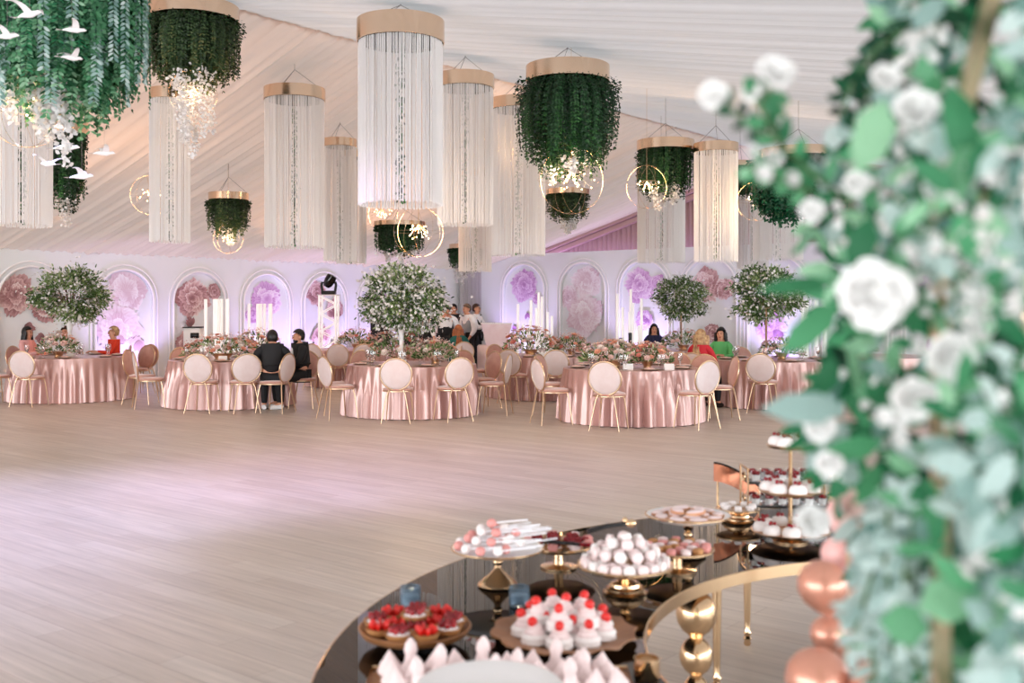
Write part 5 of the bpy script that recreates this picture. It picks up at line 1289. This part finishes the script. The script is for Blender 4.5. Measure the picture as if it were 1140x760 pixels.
# trailing bluish eucalyptus, lower left
for k in range(16):
    x = R.uniform(968, 1025); y = R.uniform(540, 640); D = R.uniform(1.08, 1.2)
    spray([(x, y, D), (x+R.uniform(-12, 12), y+60, D), (x+R.uniform(-25, 25), y+R.uniform(110, 150), D)], 18, .030, .016, 'leaf_sage', 'eucalyptus_trail', tint=NR.uniform(.5, 1, 18), spread=1)
# named big leaves
def leaf(px, py, D, ang, L, Wd, m, tint):
    p = loc(px, py, D); a = math.radians(ang)
    return leafmesh([tuple(p)], [(math.cos(a), 0, math.sin(a))], [(.1, -1, .25)], L, Wd, 'leaf', m, FT, tint=[tint], bend=.1)
for q in ((935, 335, 1.1, 222, .085, .036, 'leaf_green', .45), (985, 110, .98, 250, .075, .045, 'leaf_green', .9), (940, 455, 1.05, 180, .085, .038, 'leaf_sage', .35), (985, 490, 1.1, 195, .075, .03, 'leaf_green', .5),
          (1085, 655, .96, 200, .055, .050, 'leaf_green', .75), (1075, 650, .96, -20, .055, .050, 'leaf_green', .7), (1060, 560, .98, -50, .09, .05, 'leaf_sage', .8), (1035, 700, 1.0, 170, .05, .045, 'leaf_green', .6),
          (1075, 190, .95, 100, .085, .04, 'leaf_green', .3), (1040, 240, .95, 60, .09, .035, 'leaf_green', .7), (930, 315, 1.1, 185, .085, .022, 'leaf_green', .2), (925, 395, 1.1, 260, .045, .03, 'leaf_green', .1),
          (970, 240, 1.0, 250, .06, .035, 'leaf_pine', .7), (1100, 450, 1.0, 250, .05, .03, 'leaf_pine', .6), (1120, 700, .95, 250, .08, .05, 'leaf_sage', .8), (1090, 310, .95, 30, .08, .04, 'leaf_sage', .6)): leaf(*q)
# dark fern sprays against the canopy
spray([(1010, 30, 1.15), (975, 55, 1.15), (950, 90, 1.16), (935, 130, 1.17)], 22, .022, .012, 'leaf_pine', 'dark_spray', tint=NR.uniform(0, .35, 22))
spray([(1000, 60, 1.15), (985, 85, 1.15), (960, 110, 1.16)], 16, .022, .012, 'leaf_pine', 'dark_spray', tint=NR.uniform(0, .35, 16))
# the stem of three white roses reaching left
spray([(945, 225, 1.12), (900, 190, 1.1), (868, 160, 1.08), (845, 118, 1.07), (858, 98, 1.07)], 18, .030, .015, 'leaf_green', 'rose_spray', tint=NR.uniform(.1, .6, 18))
spray([(868, 160, 1.08), (835, 140, 1.08), (800, 112, 1.08)], 10, .022, .012, 'leaf_pine', 'rose_spray', tint=NR.uniform(0, .5, 10))
spray([(905, 215, 1.1), (868, 200, 1.09), (835, 185, 1.08)], 12, .022, .013, 'leaf_green', 'rose_spray', tint=NR.uniform(.3, .9, 12))
def face_cam(dx=0, dz=0, rz=0):
    v = Vector((dx, -1, dz)).normalized(); return (v.to_track_quat('Z', 'Y')).to_euler()
for px, py, D, rpx, dx, dz in ((796, 108, 1.08, 19, -.4, .2), (862, 86, 1.07, 25, .1, .5), (838, 104, 1.07, 13, -.6, .1),
        (972, 330, 1.0, 46, -.15, .1), (1053, 396, .98, 33, .1, -.1), (1018, 440, 1.02, 30, -.2, -.3), (1020, 125, 1.03, 28, -.3, .3), (1128, 150, .98, 30, .3, .3), (1080, 350, 1.03, 34, .4, .2),
        (915, 475, 1.12, 20, -.5, 0), (925, 515, 1.1, 18, -.5, -.2), (905, 580, 1.2, 22, -.2, .2), (955, 205, 1.08, 17, -.4, 0), (905, 235, 1.1, 16, -.4, 0), (985, 90, 1.05, 20, 0, .3)):
    rose('rose_white', FT, loc(px, py, D), rpx/F*D*.82, face_cam(dx, dz), hi=True)
for px, py, D in ((838, 172, 1.08), (850, 195, 1.08), (880, 200, 1.09), (862, 178, 1.08), (1000, 470, 1.02), (985, 465, 1.02), (1000, 490, 1.02), (1060, 200, .98), (1035, 215, .99), (1095, 240, .96)):
    rose('rose_white', FT, loc(px, py, D), .0095, face_cam(R.uniform(-.4, .4), .4))
for px, py, D, rp in ((948, 560, 1.25, 15), (1120, 590, 1.0, 10), (1125, 120, 1.0, 8)):
    rose('rose_blush', FT, loc(px, py, D), rp/F*D, face_cam())
# balloons piled on the ring table
def balloon(px, py, D, rpx, m, label, sy=1.12, tilt=0):
    r = rpx/F*D; c_ = W(px, py, D); t = thing('balloon', label, 'balloon', c_, 0, 'rose gold balloons'); t.rotation_euler = (0, tilt, 0)
    MB().lathe([(0, -r*1.30), (r*.05, -r*1.26), (r*.22, -r*1.12), (r*.55, -r*.86), (r*.86, -r*.48), (r, 0), (r*.93, r*.42), (r*.66, r*.78), (r*.32, r*.98), (0, r*1.04)], 32).build('skin', m, t)
    MB().lathe([(0, -r*1.42), (r*.10, -r*1.42), (r*.035, -r*1.32), (r*.06, -r*1.27), (0, -r*1.26)], 12).build('knot', m, t); return t
BA = [(916, 652, 1.95, 28, 'balloon', 'rose gold balloon, upper one beside the gold rim'), (922, 706, 1.98, 20, 'balloon', 'small rose gold balloon between the two larger ones'),
      (910, 758, 1.85, 36, 'balloon', 'large rose gold balloon at the bottom left of the foliage'), (978, 772, 1.80, 34, 'balloon', 'rose gold balloon at the bottom edge under the foliage'),
      (946, 575, 2.1, 26, 'balloon_pink', 'matte pink balloon behind the white blossoms'), (936, 618, 2.05, 22, 'balloon_pink', 'lower matte pink balloon above the upper rose gold one'), (965, 600, 2.0, 22, 'balloon', 'rose gold balloon half behind blue-green leaves'),
      (955, 660, 2.1, 30, 'balloon', 'rose gold balloon behind the bluish eucalyptus'), (960, 720, 2.05, 30, 'balloon', 'rose gold balloon behind the trailing eucalyptus')]
for px, py, D, rp, m, lb in BA: balloon(px, py, D, rp, m, lb, tilt=R.uniform(-.3, .3))
mb = MB(); b = G(940, 2.0, TZ+.001); mb.lathe([(0, 0), (.09, 0), (.09, .01), (0, .012)], 24).tube([(0, 0, .01), (.0, 0, .25), (.01, 0, .62)], .004, 6)
t = thing('balloon_stand', 'thin stand holding the bunch of balloons on the ring table', 'stand', b); mb.build('rod', 'gold_satin', t)
bpy.context.view_layer.update()
